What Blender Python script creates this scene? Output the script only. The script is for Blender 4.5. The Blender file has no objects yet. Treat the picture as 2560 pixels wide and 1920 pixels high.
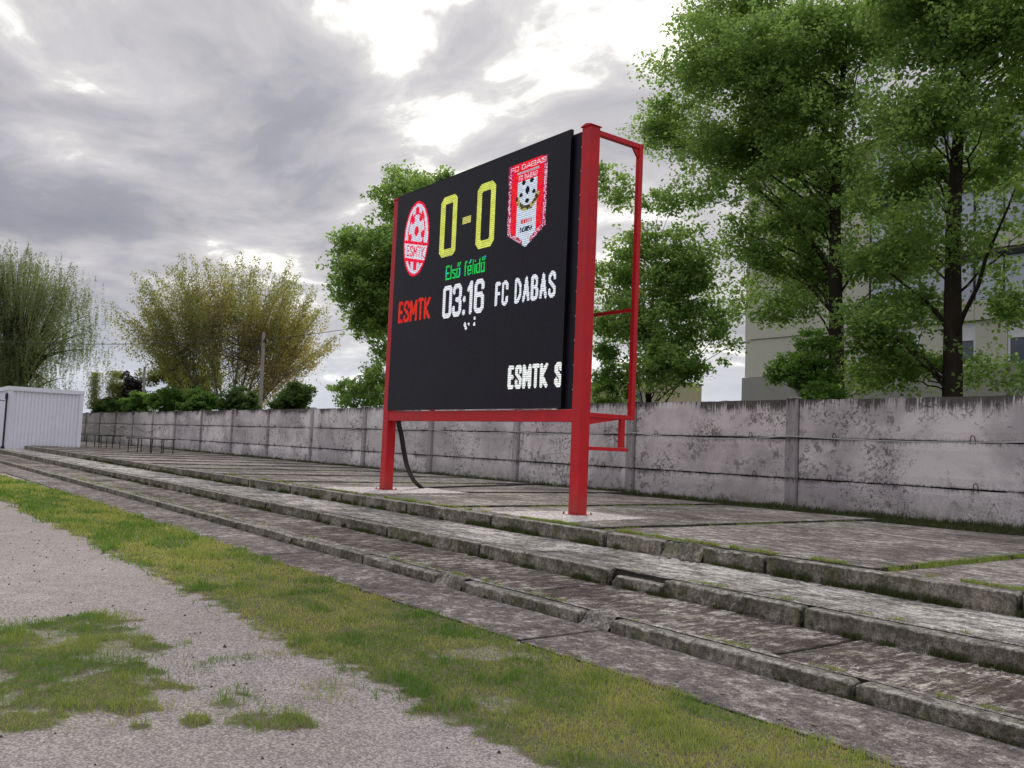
import bpy, bmesh, math, random
import numpy as np
from mathutils import Matrix, Vector

sc = bpy.context.scene
C = sc.collection
# ------------------------------------------------------------------ camera
cam_d = bpy.data.cameras.new('camera'); cam_d.sensor_width = 36.0; cam_d.lens = 30.93
cam_d.clip_start = 0.05; cam_d.clip_end = 3000
cam = bpy.data.objects.new('camera', cam_d); C.objects.link(cam)
cR = Vector((0.60826859, 0.79260358, 0.04229536)); cU = Vector((0.03030825, -0.07644134, 0.99661333)); cF = Vector((-0.7931524, 0.60492668, 0.0705193))
m = Matrix.Identity(4)
for i in range(3):
    m[i][0] = cR[i]; m[i][1] = cU[i]; m[i][2] = -cF[i]
m[0][3], m[1][3], m[2][3] = 0, 0, 1.6
cam.matrix_world = m
sc.camera = cam

SUN = Vector((-0.6867, 0.5868, 0.4290)).normalized()
SUN_EL = math.asin(SUN.z); SUN_AZ = math.atan2(SUN.x, SUN.y)

# ------------------------------------------------------------------ node helpers
class NT:
    def __init__(s, tree): s.t = tree; s.n = tree.nodes; s.l = tree.links
    def new(s, typ, **kw):
        n = s.n.new(typ)
        for k, v in kw.items(): setattr(n, k, v)
        return n
    def put(s, node, key, v):
        if v is None: return
        inp = node.inputs[key]
        if isinstance(v, bpy.types.NodeSocket): s.l.new(v, inp)
        else:
            if isinstance(v, (tuple, list)) and len(v) == 3 and inp.type == 'RGBA': v = (*v, 1)
            inp.default_value = v
    def math(s, op, a, b=None, c=None, clamp=False):
        n = s.new('ShaderNodeMath', operation=op, use_clamp=clamp)
        s.put(n, 0, a); s.put(n, 1, b)
        if c is not None: s.put(n, 2, c)
        return n.outputs[0]
    def vmath(s, op, a, b=None, scale=None):
        n = s.new('ShaderNodeVectorMath', operation=op)
        s.put(n, 0, a); s.put(n, 1, b)
        if scale is not None: s.put(n, 3, scale)
        return n.outputs['Value'] if op in ('DOT_PRODUCT', 'LENGTH') else n.outputs[0]
    def sep(s, v):
        n = s.new('ShaderNodeSeparateXYZ'); s.put(n, 0, v); return n.outputs
    def comb(s, x, y, z):
        n = s.new('ShaderNodeCombineXYZ'); s.put(n, 0, x); s.put(n, 1, y); s.put(n, 2, z); return n.outputs[0]
    def noise(s, vec, scale, detail=4, rough=.55, dist=0.0, lac=2.0):
        n = s.new('ShaderNodeTexNoise'); s.put(n, 'Vector', vec); s.put(n, 'Scale', scale); s.put(n, 'Detail', detail)
        s.put(n, 'Roughness', rough); s.put(n, 'Distortion', dist); s.put(n, 'Lacunarity', lac); return n.outputs[0]
    def voro(s, vec, scale, feature='F1', out=0, rnd=1.0):
        n = s.new('ShaderNodeTexVoronoi', feature=feature); s.put(n, 'Vector', vec); s.put(n, 'Scale', scale); s.put(n, 'Randomness', rnd); return n.outputs[out]
    def mapping(s, vec, scale=(1, 1, 1), loc=(0, 0, 0), rot=(0, 0, 0)):
        n = s.new('ShaderNodeMapping'); s.put(n, 'Vector', vec); n.inputs['Scale'].default_value = scale; n.inputs['Location'].default_value = loc; n.inputs['Rotation'].default_value = rot
        return n.outputs[0]
    def range(s, v, a, b, c=0.0, d=1.0, smooth=False):
        n = s.new('ShaderNodeMapRange', interpolation_type='SMOOTHSTEP' if smooth else 'LINEAR'); s.put(n, 0, v)
        for i, x in enumerate((a, b, c, d)): s.put(n, i + 1, x)
        return n.outputs[0]
    def mix(s, f, a, b, mode='MIX'):
        n = s.new('ShaderNodeMix', data_type='RGBA', blend_type=mode); s.put(n, 0, f); s.put(n, 6, a); s.put(n, 7, b); return n.outputs[2]
    def ramp(s, f, stops):
        n = s.new('ShaderNodeValToRGB'); s.put(n, 0, f); e = n.color_ramp.elements
        while len(e) < len(stops): e.new(0.5)
        for el, (p, c) in zip(e, stops): el.position = p; el.color = (*c, 1)
        return n.outputs[0]
    def bump(s, h, strength, dist=0.01, normal=None):
        n = s.new('ShaderNodeBump'); s.put(n, 'Height', h); s.put(n, 'Strength', strength); s.put(n, 'Distance', dist)
        if normal is not None: s.put(n, 'Normal', normal)
        return n.outputs[0]
    def pos(s): return s.new('ShaderNodeNewGeometry').outputs['Position']
    def attr(s, name, out='Fac'): return s.new('ShaderNodeAttribute', attribute_name=name).outputs[out]

def material(name, f):
    mt = bpy.data.materials.new(name); mt.use_nodes = True
    t = NT(mt.node_tree); t.n.clear()
    o = t.new('ShaderNodeOutputMaterial'); sh = f(t); t.l.new(sh, o.inputs[0]); return mt
def pbsdf(t, col, rough=.8, normal=None, spec=.3, metal=0, coat=0):
    b = t.new('ShaderNodeBsdfPrincipled'); t.put(b, 'Base Color', col); t.put(b, 'Roughness', rough); t.put(b, 'Metallic', metal)
    t.put(b, 'Specular IOR Level', spec); t.put(b, 'Coat Weight', coat)
    if normal is not None: t.put(b, 'Normal', normal)
    return b.outputs[0]

# ------------------------------------------------------------------ sky
world = bpy.data.worlds.new('World'); sc.world = world; world.use_nodes = True
t = NT(world.node_tree); t.n.clear()
wo = t.new('ShaderNodeOutputWorld'); bg = t.new('ShaderNodeBackground')
d = t.vmath('NORMALIZE', t.new('ShaderNodeTexCoord').outputs['Generated'])
sx, sy, sz = t.sep(d)
zc = t.math('MAXIMUM', sz, 0.0)
den = t.math('ADD', zc, 0.30)
pl = t.comb(t.math('DIVIDE', sx, den), t.math('DIVIDE', sy, den), 0.0)
pl = t.mapping(pl, rot=(0, 0, 0.65), loc=(3.1, 1.7, 0))
warp = t.new('ShaderNodeTexNoise'); t.put(warp, 'Vector', pl); t.put(warp, 'Scale', 1.3); t.put(warp, 'Detail', 3)
plw = t.vmath('ADD', pl, t.vmath('SCALE', t.vmath('SUBTRACT', warp.outputs['Color'], (.5, .5, .5)), None, .55))
big = t.noise(t.mapping(plw, scale=(1.0, .8, 1), loc=(3.3, 4.4, 0)), 1.15, 2, .5, 0)
mid = t.noise(t.mapping(plw, scale=(1.0, .78, 1), loc=(7, 0.3, 0)), 3.6, 7, .56, .1)
fine = t.noise(t.mapping(plw, scale=(1.0, .8, 1), loc=(1, 9, 0)), 9.5, 8, .62, .3)
cov = t.math('ADD', t.math('ADD', t.math('MULTIPLY', big, .30), t.math('MULTIPLY', mid, .48)), t.math('MULTIPLY', fine, .22))
sund = t.vmath('DOT_PRODUCT', d, tuple(SUN))
glow = t.range(sund, .952, .998, 0, 1, True)
glow2 = t.range(sund, .60, 1.0, 0, 1, True)
cov = t.math('SUBTRACT', cov, t.math('MULTIPLY', glow, .062))
cov = t.math('SUBTRACT', cov, t.math('MULTIPLY', t.math('SUBTRACT', glow2, .35), .035))
k = t.range(cov, .36, .66)
cl = t.ramp(k, [(0, (1.30, 1.26, 1.2)), (.14, (.92, .90, .88)), (.21, (.63, .62, .62)), (.32, (.50, .49, .515)), (.48, (.39, .385, .42)), (.66, (.275, .28, .33)), (1, (.19, .20, .255))])
# shading of the cloud bellies
det = t.range(fine, .35, .65, .90, 1.10)
cl = t.vmath('SCALE', cl, None, det)
cl = t.mix(t.range(glow2, .0, .8, 1, 0), cl, (.965, .96, 1.0), 'MULTIPLY')
cl = t.mix(t.math('MULTIPLY', glow2, .10), cl, (1.0, .96, .92))
cl = t.mix(t.range(zc, 0.01, .16, .62, 0, True), cl, (.62, .67, .76))
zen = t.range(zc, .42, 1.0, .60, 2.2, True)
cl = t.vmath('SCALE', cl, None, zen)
nish = t.new('ShaderNodeTexSky', sky_type='NISHITA'); nish.sun_disc = False; nish.sun_elevation = SUN_EL; nish.sun_rotation = SUN_AZ
nish.air_density = 1.0; nish.dust_density = 2.0
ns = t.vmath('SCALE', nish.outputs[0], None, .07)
clear = t.math('MULTIPLY', t.range(cov, .40, .34, 0, .2, True), 1.0)
skyc = t.mix(clear, cl, ns)
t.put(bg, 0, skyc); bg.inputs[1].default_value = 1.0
t.l.new(bg.outputs[0], wo.inputs[0])

sun_d = bpy.data.lights.new('sun', 'SUN'); sun_d.energy = 0.9; sun_d.angle = math.radians(14); sun_d.color = (1, .95, .88)
sun = bpy.data.objects.new('sun', sun_d); C.objects.link(sun)
sun.rotation_euler = SUN.to_track_quat('Z', 'Y').to_euler()

sc.view_settings.view_transform = 'Standard'; sc.view_settings.look = 'None'; sc.view_settings.gamma = 1; sc.view_settings.use_curve_mapping = False
sc.view_settings.exposure = 0.95
sc.cycles.use_denoising = True
sc.cycles.max_bounces = 8; sc.cycles.diffuse_bounces = 5; sc.cycles.transmission_bounces = 4; sc.cycles.transparent_max_bounces = 4

# ------------------------------------------------------------------ object helpers
def tag(o, label=None, cat=None, group=None, kind=None):
    if label: o['label'] = label
    if cat: o['category'] = cat
    if group: o['group'] = group
    if kind: o['kind'] = kind
    return o
def empty(name, loc, label=None, cat=None, group=None, kind=None):
    o = bpy.data.objects.new(name, None); C.objects.link(o); o.location = loc; o.empty_display_size = .2
    bpy.context.view_layer.update() if False else None
    return tag(o, label, cat, group, kind)
def link(name, me, parent=None, loc=None):
    o = bpy.data.objects.new(name, me); C.objects.link(o)
    if parent is not None:
        o.parent = parent
        o.matrix_parent_inverse = Matrix.Translation(-wloc(parent))
    if loc is not None: o.location = loc
    return o
def wloc(o):
    v = Vector(o.location)
    if o.parent is not None: v = v + o.matrix_parent_inverse.translation + wloc(o.parent)
    return v
def mesh_np(name, V, F, mat, smooth=False, tint=None, mats=None, mi=None):
    """V (n,3); F (m,k) one face size"""
    V = np.asarray(V, np.float32); F = np.asarray(F, np.int32)
    me = bpy.data.meshes.new(name)
    me.vertices.add(len(V)); me.vertices.foreach_set('co', V.ravel())
    k = F.shape[1]
    me.loops.add(F.size); me.loops.foreach_set('vertex_index', F.ravel())
    me.polygons.add(len(F)); me.polygons.foreach_set('loop_start', np.arange(0, F.size, k, dtype=np.int32))
    if smooth: me.polygons.foreach_set('use_smooth', np.ones(len(F), bool))
    me.update(calc_edges=True)
    if tint is not None:
        a = me.attributes.new('tint', 'FLOAT', 'FACE'); a.data.foreach_set('value', np.asarray(tint, np.float32))
    me.materials.append(mat)
    return me
class MB:
    """collects boxes, tubes, lofts; built as one mesh"""
    def __init__(s): s.V = []; s.F = []
    def box(s, x0, x1, y0, y1, z0, z1):
        b = len(s.V)
        s.V += [(x0, y0, z0), (x1, y0, z0), (x1, y1, z0), (x0, y1, z0), (x0, y0, z1), (x1, y0, z1), (x1, y1, z1), (x0, y1, z1)]
        s.F += [tuple(b + i for i in f) for f in ((0, 3, 2, 1), (4, 5, 6, 7), (0, 1, 5, 4), (1, 2, 6, 5), (2, 3, 7, 6), (3, 0, 4, 7))]
        return s
    def tube(s, pts, rad, n=6, cap=True):
        pts = [Vector(p) for p in pts]; b = len(s.V); k = len(pts)
        if not hasattr(rad, '__len__'): rad = [rad] * k
        up = None
        for i, p in enumerate(pts):
            dr = (pts[min(i + 1, k - 1)] - pts[max(i - 1, 0)])
            if dr.length < 1e-9: dr = Vector((0, 0, 1))
            dr.normalize()
            if up is None: up = Vector((1, 0, 0)) if abs(dr.x) < .8 else Vector((0, 1, 0))
            u = (up - dr * up.dot(dr)).normalized(); w = dr.cross(u); up = u
            for j in range(n):
                a = 2 * math.pi * j / n
                s.V.append(tuple(p + (u * math.cos(a) + w * math.sin(a)) * rad[i]))
        for i in range(k - 1):
            for j in range(n):
                s.F.append((b + i * n + j, b + i * n + (j + 1) % n, b + (i + 1) * n + (j + 1) % n, b + (i + 1) * n + j))
        if cap:
            s.F.append(tuple(b + j for j in reversed(range(n)))); s.F.append(tuple(b + (k - 1) * n + j for j in range(n)))
        return s
    def prism(s, poly, axis, a0, a1):
        """poly: list of 2D points; axis 'x','y','z' extrude"""
        b = len(s.V); n = len(poly)
        for a in (a0, a1):
            for (p, q) in poly:
                s.V.append({'x': (a, p, q), 'y': (p, a, q), 'z': (p, q, a)}[axis])
        s.F.append(tuple(b + i for i in range(n))); s.F.append(tuple(b + n + i for i in reversed(range(n))))
        for i in range(n):
            j = (i + 1) % n; s.F.append((b + j, b + i, b + n + i, b + n + j))
        return s
    def mesh(s, name, mat, bevel=0, smooth=False):
        me = bpy.data.meshes.new(name); me.from_pydata(s.V, [], s.F); me.materials.append(mat)
        bm = bmesh.new(); bm.from_mesh(me)
        bmesh.ops.recalc_face_normals(bm, faces=bm.faces)
        if bevel: bmesh.ops.bevel(bm, geom=list(bm.edges), offset=bevel, segments=2, affect='EDGES', profile=.6)
        if smooth:
            for f in bm.faces: f.smooth = True
        bm.to_mesh(me); bm.free(); return me
    def build(s, name, mat, parent=None, bevel=0, smooth=False, **kw):
        o = link(name, s.mesh(name, mat, bevel, smooth), parent); return tag(o, **kw)

# value noise for geometry
def vnoise(x, y, seed=0):
    x = np.asarray(x, float); y = np.asarray(y, float)
    xi = np.floor(x).astype(np.int64); yi = np.floor(y).astype(np.int64); fx = x - xi; fy = y - yi
    fx = fx * fx * (3 - 2 * fx); fy = fy * fy * (3 - 2 * fy)
    def h(a, b):
        n = (a * 374761393 + b * 668265263 + seed * 974634777) & 0xffffffff
        n = ((n ^ (n >> 13)) * 1274126177) & 0xffffffff
        return ((n ^ (n >> 16)) & 0xffff) / 65535.0
    return (h(xi, yi) * (1 - fx) + h(xi + 1, yi) * fx) * (1 - fy) + (h(xi, yi + 1) * (1 - fx) + h(xi + 1, yi + 1) * fx) * fy
def fbm(x, y, seed=0, oct=4):
    r = 0; a = .5; s = 0
    for i in range(oct): r = r + a * vnoise(np.asarray(x) * 2 ** i, np.asarray(y) * 2 ** i, seed + i); s += a; a *= .55
    return r / s
def sstep(x, a, b):
    u = np.clip((np.asarray(x, float) - a) / (b - a), 0, 1); return u * u * (3 - 2 * u)

# ------------------------------------------------------------------ materials
def concrete(name, dark, mid, light, bal=.5, patch_scale=1.1, streak=None, grain=90, bump=.5, moss=0.0, lamount=.5, pebble=0.0):
    def f(t):
        p = t.pos()
        n1 = t.noise(p, patch_scale, 6, .62, .4)
        n2 = t.noise(p, patch_scale * 7, 6, .7, .2)
        g = t.noise(p, grain, 3, .7)
        v = t.voro(p, grain * .8)
        if streak == 'x':
            st = t.noise(t.mapping(p, scale=(.5, 1.9, 1)), 5.5, 8, .72, .9)
        elif streak == 'y':
            st = t.noise(t.mapping(p, scale=(2.4, .55, 1)), 6, 8, .72, .9)
        else: st = n2
        a = t.math('ADD', t.math('MULTIPLY', n1, .55), t.math('MULTIPLY', st, .45))
        base = t.mix(t.range(a, bal - .12, bal + .12, 0, 1, True), dark, mid)
        lm = t.math('ADD', t.math('MULTIPLY', st, .6), t.math('MULTIPLY', n2, .4))
        lmask = t.math('MULTIPLY', t.range(lm, .53 - .1 * lamount + .02, .57, 0, 1, True), t.range(n1, .38, .6, .15, 1.0))
        lmask = t.math('MULTIPLY', lmask, min(1, lamount * 1.4))
        base = t.mix(lmask, base, light)
        g2 = t.noise(t.vmath('ADD', p, (3, 1, 2)), grain * .32, 3, .65); gr2 = t.range(g2, .38, .62, .62, 1.42)
        base = t.mix(1.0, base, t.comb(gr2, gr2, gr2), 'MULTIPLY')
        ck = t.voro(t.vmath('ADD', p, t.vmath('SCALE', t.comb(n2, n1, 0.0), None, .5)), .85, 'DISTANCE_TO_EDGE')
        ck = t.math('MULTIPLY', t.range(ck, .0, .008, 1, 0), t.range(n1, .42, .55, 0, .8))
        base = t.mix(ck, base, (.03, .027, .022))
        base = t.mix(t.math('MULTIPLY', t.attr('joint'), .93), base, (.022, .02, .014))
        if moss:
            mm = t.range(t.noise(p, 2.3, 6, .65, .5), .53, .66, 0, moss, True)
            base = t.mix(mm, base, (.085, .09, .04))
        gr = t.range(g, .34, .66, .45, 1.6)
        base = t.mix(1.0, base, t.comb(gr, gr, gr), 'MULTIPLY')
        sp = t.range(v, .0, .32, 1, 0)
        base = t.mix(t.math('MULTIPLY', sp, .25 + pebble), base, light)
        h = t.math('ADD', t.math('MULTIPLY', g, .5), t.math('ADD', t.math('MULTIPLY', st, 1.2), t.math('MULTIPLY', v, -.5)))
        return pbsdf(t, base, .93, t.bump(h, bump, .012), .15)
    return material(name, f)

def kerb_mat():
    def f(t):
        p = t.pos(); x, y, z = t.sep(p)
        n1 = t.noise(p, 2.2, 6, .65, .4); n2 = t.noise(p, 14, 5, .7, .3); g = t.noise(p, 110, 3, .7)
        base = t.mix(t.range(n1, .38, .62, 0, 1, True), (.13, .115, .088), (.31, .28, .215))
        # dark algae on the faces, paler worn lower areas
        st = t.noise(t.mapping(p, scale=(2.6, 2.6, .7)), 9, 5, .7)
        dk = t.math('MULTIPLY', t.range(t.math('ADD', t.math('MULTIPLY', st, .6), t.math('MULTIPLY', n2, .4)), .50, .60, 0, 1, True), .55)
        base = t.mix(dk, base, (.055, .05, .042))
        li = t.range(t.noise(p, 5.5, 7, .7, .8), .56, .64, 0, .6, True)
        base = t.mix(li, base, (.36, .34, .28))
        mo = t.range(t.noise(p, 3.1, 5, .6, .5), .50, .62, 0, .6, True)
        base = t.mix(mo, base, (.085, .095, .035))
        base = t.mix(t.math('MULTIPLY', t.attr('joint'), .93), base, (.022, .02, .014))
        up = t.math('MAXIMUM', t.math('MULTIPLY', t.range(z, .055, .115), t.math('LESS_THAN', z, .15)), t.math('MAXIMUM', t.math('MULTIPLY', t.range(z, .20, .28), t.math('LESS_THAN', z, .32)), t.range(z, .38, .475)))
        vs = t.noise(t.mapping(p, scale=(5, 5, .8)), 4.5, 6, .75, .3)
        base = t.mix(t.math('MULTIPLY', t.math('MULTIPLY', up, t.range(vs, .42, .58, 0, 1, True)), .62), base, (.05, .044, .034))
        ar = t.math('MULTIPLY', t.attr('arris'), t.range(n2, .42, .58, .1, .9))
        base = t.mix(ar, base, (.44, .42, .35))
        g2 = t.noise(p, 26, 3, .65); gr2 = t.range(g2, .38, .62, .7, 1.32); base = t.mix(1, base, t.comb(gr2, gr2, gr2), 'MULTIPLY')
        gr = t.range(g, .34, .66, .5, 1.5); base = t.mix(1, base, t.comb(gr, gr, gr), 'MULTIPLY')
        h = t.math('ADD', g, t.math('MULTIPLY', n2, 1.5))
        return pbsdf(t, base, .92, t.bump(h, .55, .012), .15)
    return material('kerb_concrete', f)

M = {}
M['kerb'] = kerb_mat()
M['path'] = concrete('path_concrete', (.095, .081, .070), (.18, .155, .135), (.50, .46, .39), .48, .9, None, 75, .45, .15, .35, .25)
M['tread_low'] = concrete('lower_tread_concrete', (.06, .047, .039), (.145, .115, .094), (.50, .47, .38), .50, .9, 'y', 85, .7, .35, .7, .1)
M['tread_high'] = concrete('upper_tread_concrete', (.075, .066, .056), (.20, .18, .15), (.60, .57, .49), .48, .8, 'x', 70, .9, .4, 1.3, .1)
M['terrace'] = concrete('terrace_concrete', (.09, .076, .064), (.225, .195, .16), (.54, .51, .43), .49, .7, 'x', 62, .7, .5, .6, .3)
M['footing'] = concrete('footing_concrete', (.44, .40, .35), (.55, .51, .46), (.62, .58, .52), .5, 1.5, None, 60, .2, .05, .3, 0)
M['mortar'] = concrete('mortar_patch', (.17, .155, .13), (.31, .285, .24), (.44, .41, .35), .5, 2.5, None, 40, .9, .1, .4, 0)

def ground_mat():
    def f(t):
        p = t.pos()
        n1 = t.noise(p, .55, 5, .6, .3); n2 = t.noise(p, 3.5, 5, .65)
        v = t.voro(p, 78); vc = t.voro(p, 78, out=1); g = t.noise(p, 45, 4, .75)
        pk = t.mix(t.range(n1, .38, .62, 0, 1, True), (.43, .385, .325), (.47, .41, .365))
        pk = t.mix(t.range(n2, .35, .65, 0, .5), pk, (.28, .255, .23))
        tone = t.range(t.sep(vc)[0], 0, 1, .64, 1.34)
        pk = t.mix(1, pk, t.comb(tone, tone, tone), 'MULTIPLY')
        pk = t.mix(t.range(v, .45, .75, 0, .55), pk, (.12, .105, .10))
        soil = t.mix(t.range(g, .35, .65), (.10, .085, .055), (.20, .175, .11))
        soil = t.mix(t.range(t.noise(p, 9, 4, .7), .45, .6, 0, .7), soil, (.10, .14, .035))
        gd = t.attr('tint')
        fac = t.range(t.math('ADD', gd, t.math('MULTIPLY', t.math('SUBTRACT', g, .5), .9)), .18, .62, 0, 1, True)
        col = t.mix(fac, pk, soil)
        h = t.math('ADD', t.math('MULTIPLY', v, -1.0), t.math('MULTIPLY', g, .7))
        return pbsdf(t, col, .95, t.bump(h, .6, .012), .1)
    return material('gravel', f)
M['gravel'] = ground_mat()
M['soil'] = material('soil', lambda t: pbsdf(t, t.mix(t.noise(t.pos(), 12, 5, .7), (.02, .018, .013), (.05, .045, .03)), .95, t.bump(t.noise(t.pos(), 40, 4, .7), .8, .02), .1))
M['field'] = material('field', lambda t: pbsdf(t, t.mix(t.noise(t.pos(), .8, 6, .7), (.06, .08, .03), (.13, .13, .07)), .95))

def wall_mat(name='whitewashed_concrete', k1=(.64, .59, .555), k2=(.88, .825, .78), sk=1.0):
    def f(t):
        p = t.pos(); x, y, z = t.sep(p)
        n1 = t.noise(p, .55, 5, .6, .3); oi = t.new('ShaderNodeObjectInfo').outputs['Random']; n2 = t.noise(p, 4.5, 7, .7, .6); n3 = t.math('ADD', t.noise(p, 17, 5, .75, .3), t.math('MULTIPLY', t.math('SUBTRACT', oi, .5), .05))
        base = t.mix(oi, k1, k2)
        base = t.mix(t.range(n1, .4, .62, 0, .7, True), base, (.40, .365, .36))
        # flaking paint
        peel = t.math('MULTIPLY', t.range(n2, .55, .585, 0, 1, True), t.range(t.noise(p, .9, 3, .5), .42, .58, 0, 1, True))
        base = t.mix(t.math('MULTIPLY', peel, .8), base, (.25, .225, .20))
        chip = t.math('MULTIPLY', t.range(n3, .545, .57, 0, 1, True), t.range(t.noise(t.mapping(p, loc=(5, 0, 3)), .7, 3, .5), .46, .6, 0, 1, True))
        base = t.mix(t.math('MULTIPLY', chip, .85), base, (.12, .105, .09))
        # running stains below the top edge and the joints
        st = t.math('ADD', t.math('MULTIPLY', t.noise(t.mapping(p, scale=(9, 1, .5)), 2.1, 7, .8, .5), .58), t.math('MULTIPLY', t.noise(p, .9, 3, .5), .42))
        def below(z0, ln, k):
            m_ = t.math('MULTIPLY', t.range(z, z0 - ln, z0, 0, 1), t.math('LESS_THAN', z, z0 + .012))
            return t.math('MULTIPLY', t.range(t.math('ADD', st, t.math('MULTIPLY', m_, .17)), .575, .70, 0, 1, True), t.math('MULTIPLY', m_, k), clamp=True)
        s_ = t.math('MAXIMUM', below(2.957, .5, 1.7), t.math('MAXIMUM', below(2.063, .22, .8), below(1.147, .25, .8)))
        s_ = t.math('MINIMUM', s_, .9)
        base = t.mix(s_, base, (.055, .05, .042))
        jl = t.math('MAXIMUM', t.range(t.math('ABSOLUTE', t.math('SUBTRACT', z, 2.063)), .0, .05, 1, 0), t.range(t.math('ABSOLUTE', t.math('SUBTRACT', z, 1.147)), .0, .05, 1, 0))
        jm = t.math('MULTIPLY', jl, t.range(n3, .42, .58, 0, 1, True))
        base = t.mix(t.math('MULTIPLY', jm, .8), base, (.05, .045, .035))
        lo = t.math('MULTIPLY', t.range(z, .5, .95, 1, 0), t.range(n2, .38, .62, 0.1, 1))
        base = t.mix(t.math('MULTIPLY', lo, .75), base, (.16, .16, .11))
        # far end darkened: staining plus the willow's shade, both painted into the colour
        far = t.math('MULTIPLY', t.range(x, -62, -74, 0, .75, True), t.range(n2, .3, .55, .4, 1))
        base = t.mix(far, base, (.12, .12, .09))
        g = t.noise(p, 60, 3, .7)
        gr = t.range(g, .34, .66, .75, 1.22); base = t.mix(1, base, t.comb(gr, gr, gr), 'MULTIPLY')
        h = t.math('ADD', g, t.math('ADD', t.math('MULTIPLY', n2, 1.5), t.math('MULTIPLY', n3, 1.2)))
        return pbsdf(t, base, .9, t.bump(h, .35, .012), .15)
    return material(name, f)
M['wall'] = wall_mat()
M['wall_post'] = wall_mat('post_concrete', (.36, .33, .32), (.52, .49, .48))

def paint(name, c, rough=.35, spec=.5, metal=0, dirt=.12):
    def f(t):
        p = t.pos(); n = t.noise(p, 3, 5, .6); n2 = t.noise(p, 40, 3, .7)
        col = t.mix(t.range(n, .4, .7, 0, dirt), c, tuple(v * .6 for v in c))
        return pbsdf(t, col, t.range(n2, .3, .7, rough - .06, rough + .08), t.bump(n2, .04, .003), spec, metal)
    return material(name, f)
def red_f(t):
    p = t.pos(); x, y, z = t.sep(p)
    n = t.noise(p, 2.2, 5, .65, .4); n2 = t.noise(p, 38, 4, .75); rn = t.noise(t.mapping(p, scale=(6, 6, .8)), 3, 6, .75, .4)
    col = t.mix(t.range(n, .35, .65), (.54, .013, .020), (.66, .020, .026))
    col = t.mix(t.range(rn, .56, .68, 0, .35, True), col, (.20, .03, .025))
    dl = t.math('MULTIPLY', t.range(z, .5, 1.1, 1, 0), t.range(n2, .4, .6, .15, .9))
    col = t.mix(t.math('MULTIPLY', dl, .6), col, (.17, .11, .08))
    col = t.mix(t.range(n2, .66, .72, 0, .6, True), col, (.10, .03, .02))
    return pbsdf(t, col, t.range(n, .35, .65, .36, .56), t.bump(n2, .08, .003), .35)
M['red'] = material('red_paint', red_f)
M['black'] = paint('black_metal', (.012, .012, .014), .45)
def screen_f(t):
    p = t.pos(); x, y, z = t.sep(p)
    def seam(v, o, s_): return t.range(t.math('ABSOLUTE', t.math('SUBTRACT', t.math('FRACT', t.math('DIVIDE', t.math('SUBTRACT', v, o), s_)), .5)), .494, .499)
    sm = t.math('MAXIMUM', seam(x, -17.375, .9942), seam(z, 2.285, .972))
    gn = t.voro(t.mapping(p, scale=(40, .01, 40)), 1.0, out=1); gv = t.range(t.sep(gn)[0], 0, 1, .5, 1.7)
    n = t.noise(p, .5, 3)
    col = t.mix(t.range(n, .35, .65), (.006, .005, .010), (.011, .008, .016))
    col = t.mix(1.0, col, t.comb(gv, gv, gv), 'MULTIPLY')
    col = t.mix(t.math('MULTIPLY', sm, .7), col, (.001, .001, .001))
    return pbsdf(t, col, t.range(n, .3, .7, .40, .52), t.bump(sm, .2, .002), .28)
M['screen'] = material('screen_black', screen_f)
_unused = (lambda t: pbsdf(t, (.008, .006, .012), t.range(t.noise(t.pos(), 3, 3), .3, .7, .42, .52), t.bump(t.noise(t.pos(), 60, 2), .05, .004), .35))
M['rubber'] = paint('black_rubber', (.014, .014, .015), .5)
M['white_metal'] = paint('white_painted_metal', (.84, .85, .90), .45, .4, 0, .12)
M['rust'] = paint('rusty_steel', (.10, .05, .03), .7, .3, .3)
M['cable_white'] = paint('pale_cable', (.5, .49, .46), .5)
M['table_top'] = paint('table_top', (.35, .33, .28), .5)
M['pole'] = paint('weathered_concrete_pole', (.30, .28, .25), .8)
M['bolt'] = paint('bolt_steel', (.6, .6, .62), .3, .5, .6)

def bark(name, c):
    return material(name, lambda t: pbsdf(t, t.mix(t.noise(t.mapping(t.pos(), scale=(1, 1, .2)), 18, 5, .7), tuple(v * .5 for v in c), tuple(v * 1.4 for v in c)), .95, t.bump(t.noise(t.mapping(t.pos(), scale=(1, 1, .15)), 22, 4, .7), .8, .03), .1))
M['bark'] = bark('dark_bark', (.045, .036, .028))
M['bark_grey'] = bark('grey_bark', (.17, .15, .125))

def leaf(name, c1, c2, trans=.45, tc=None):
    def f(t):
        a = t.attr('tint')
        col = t.mix(a, c1, c2)
        d_ = pbsdf(t, col, .5, None, .35)
        tr = t.new('ShaderNodeBsdfTranslucent')
        t.put(tr, 0, t.mix(1, col, tc or (2.3, 2.1, 1.0), 'MULTIPLY'))
        mx = t.new('ShaderNodeMixShader'); mx.inputs[0].default_value = trans
        t.l.new(d_, mx.inputs[1]); t.l.new(tr.outputs[0], mx.inputs[2]); return mx.outputs[0]
    return material(name, f)
M['leaf_big'] = leaf('maple_leaf', (.085, .155, .05), (.165, .26, .085), .64, (2.7, 2.45, 1.6))
M['leaf_dark'] = leaf('dark_leaf', (.04, .085, .025), (.10, .165, .045), .4)
M['leaf_bright'] = leaf('bright_leaf', (.07, .15, .032), (.14, .26, .06), .45)
M['leaf_olive'] = leaf('olive_leaf', (.09, .125, .04), (.18, .21, .07), .45)
M['leaf_spiky'] = leaf('spring_leaf', (.16, .20, .09), (.34, .28, .12), .55)
M['leaf_willow'] = leaf('willow_leaf', (.09, .13, .06), (.17, .21, .10), .45)
M['leaf_plum'] = leaf('plum_leaf', (.012, .012, .018), (.035, .022, .03), .25)
M['grass'] = leaf('grass_blade', (.42, .42, .13), (.11, .22, .03), .35, (1.6, 1.6, .9))
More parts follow.
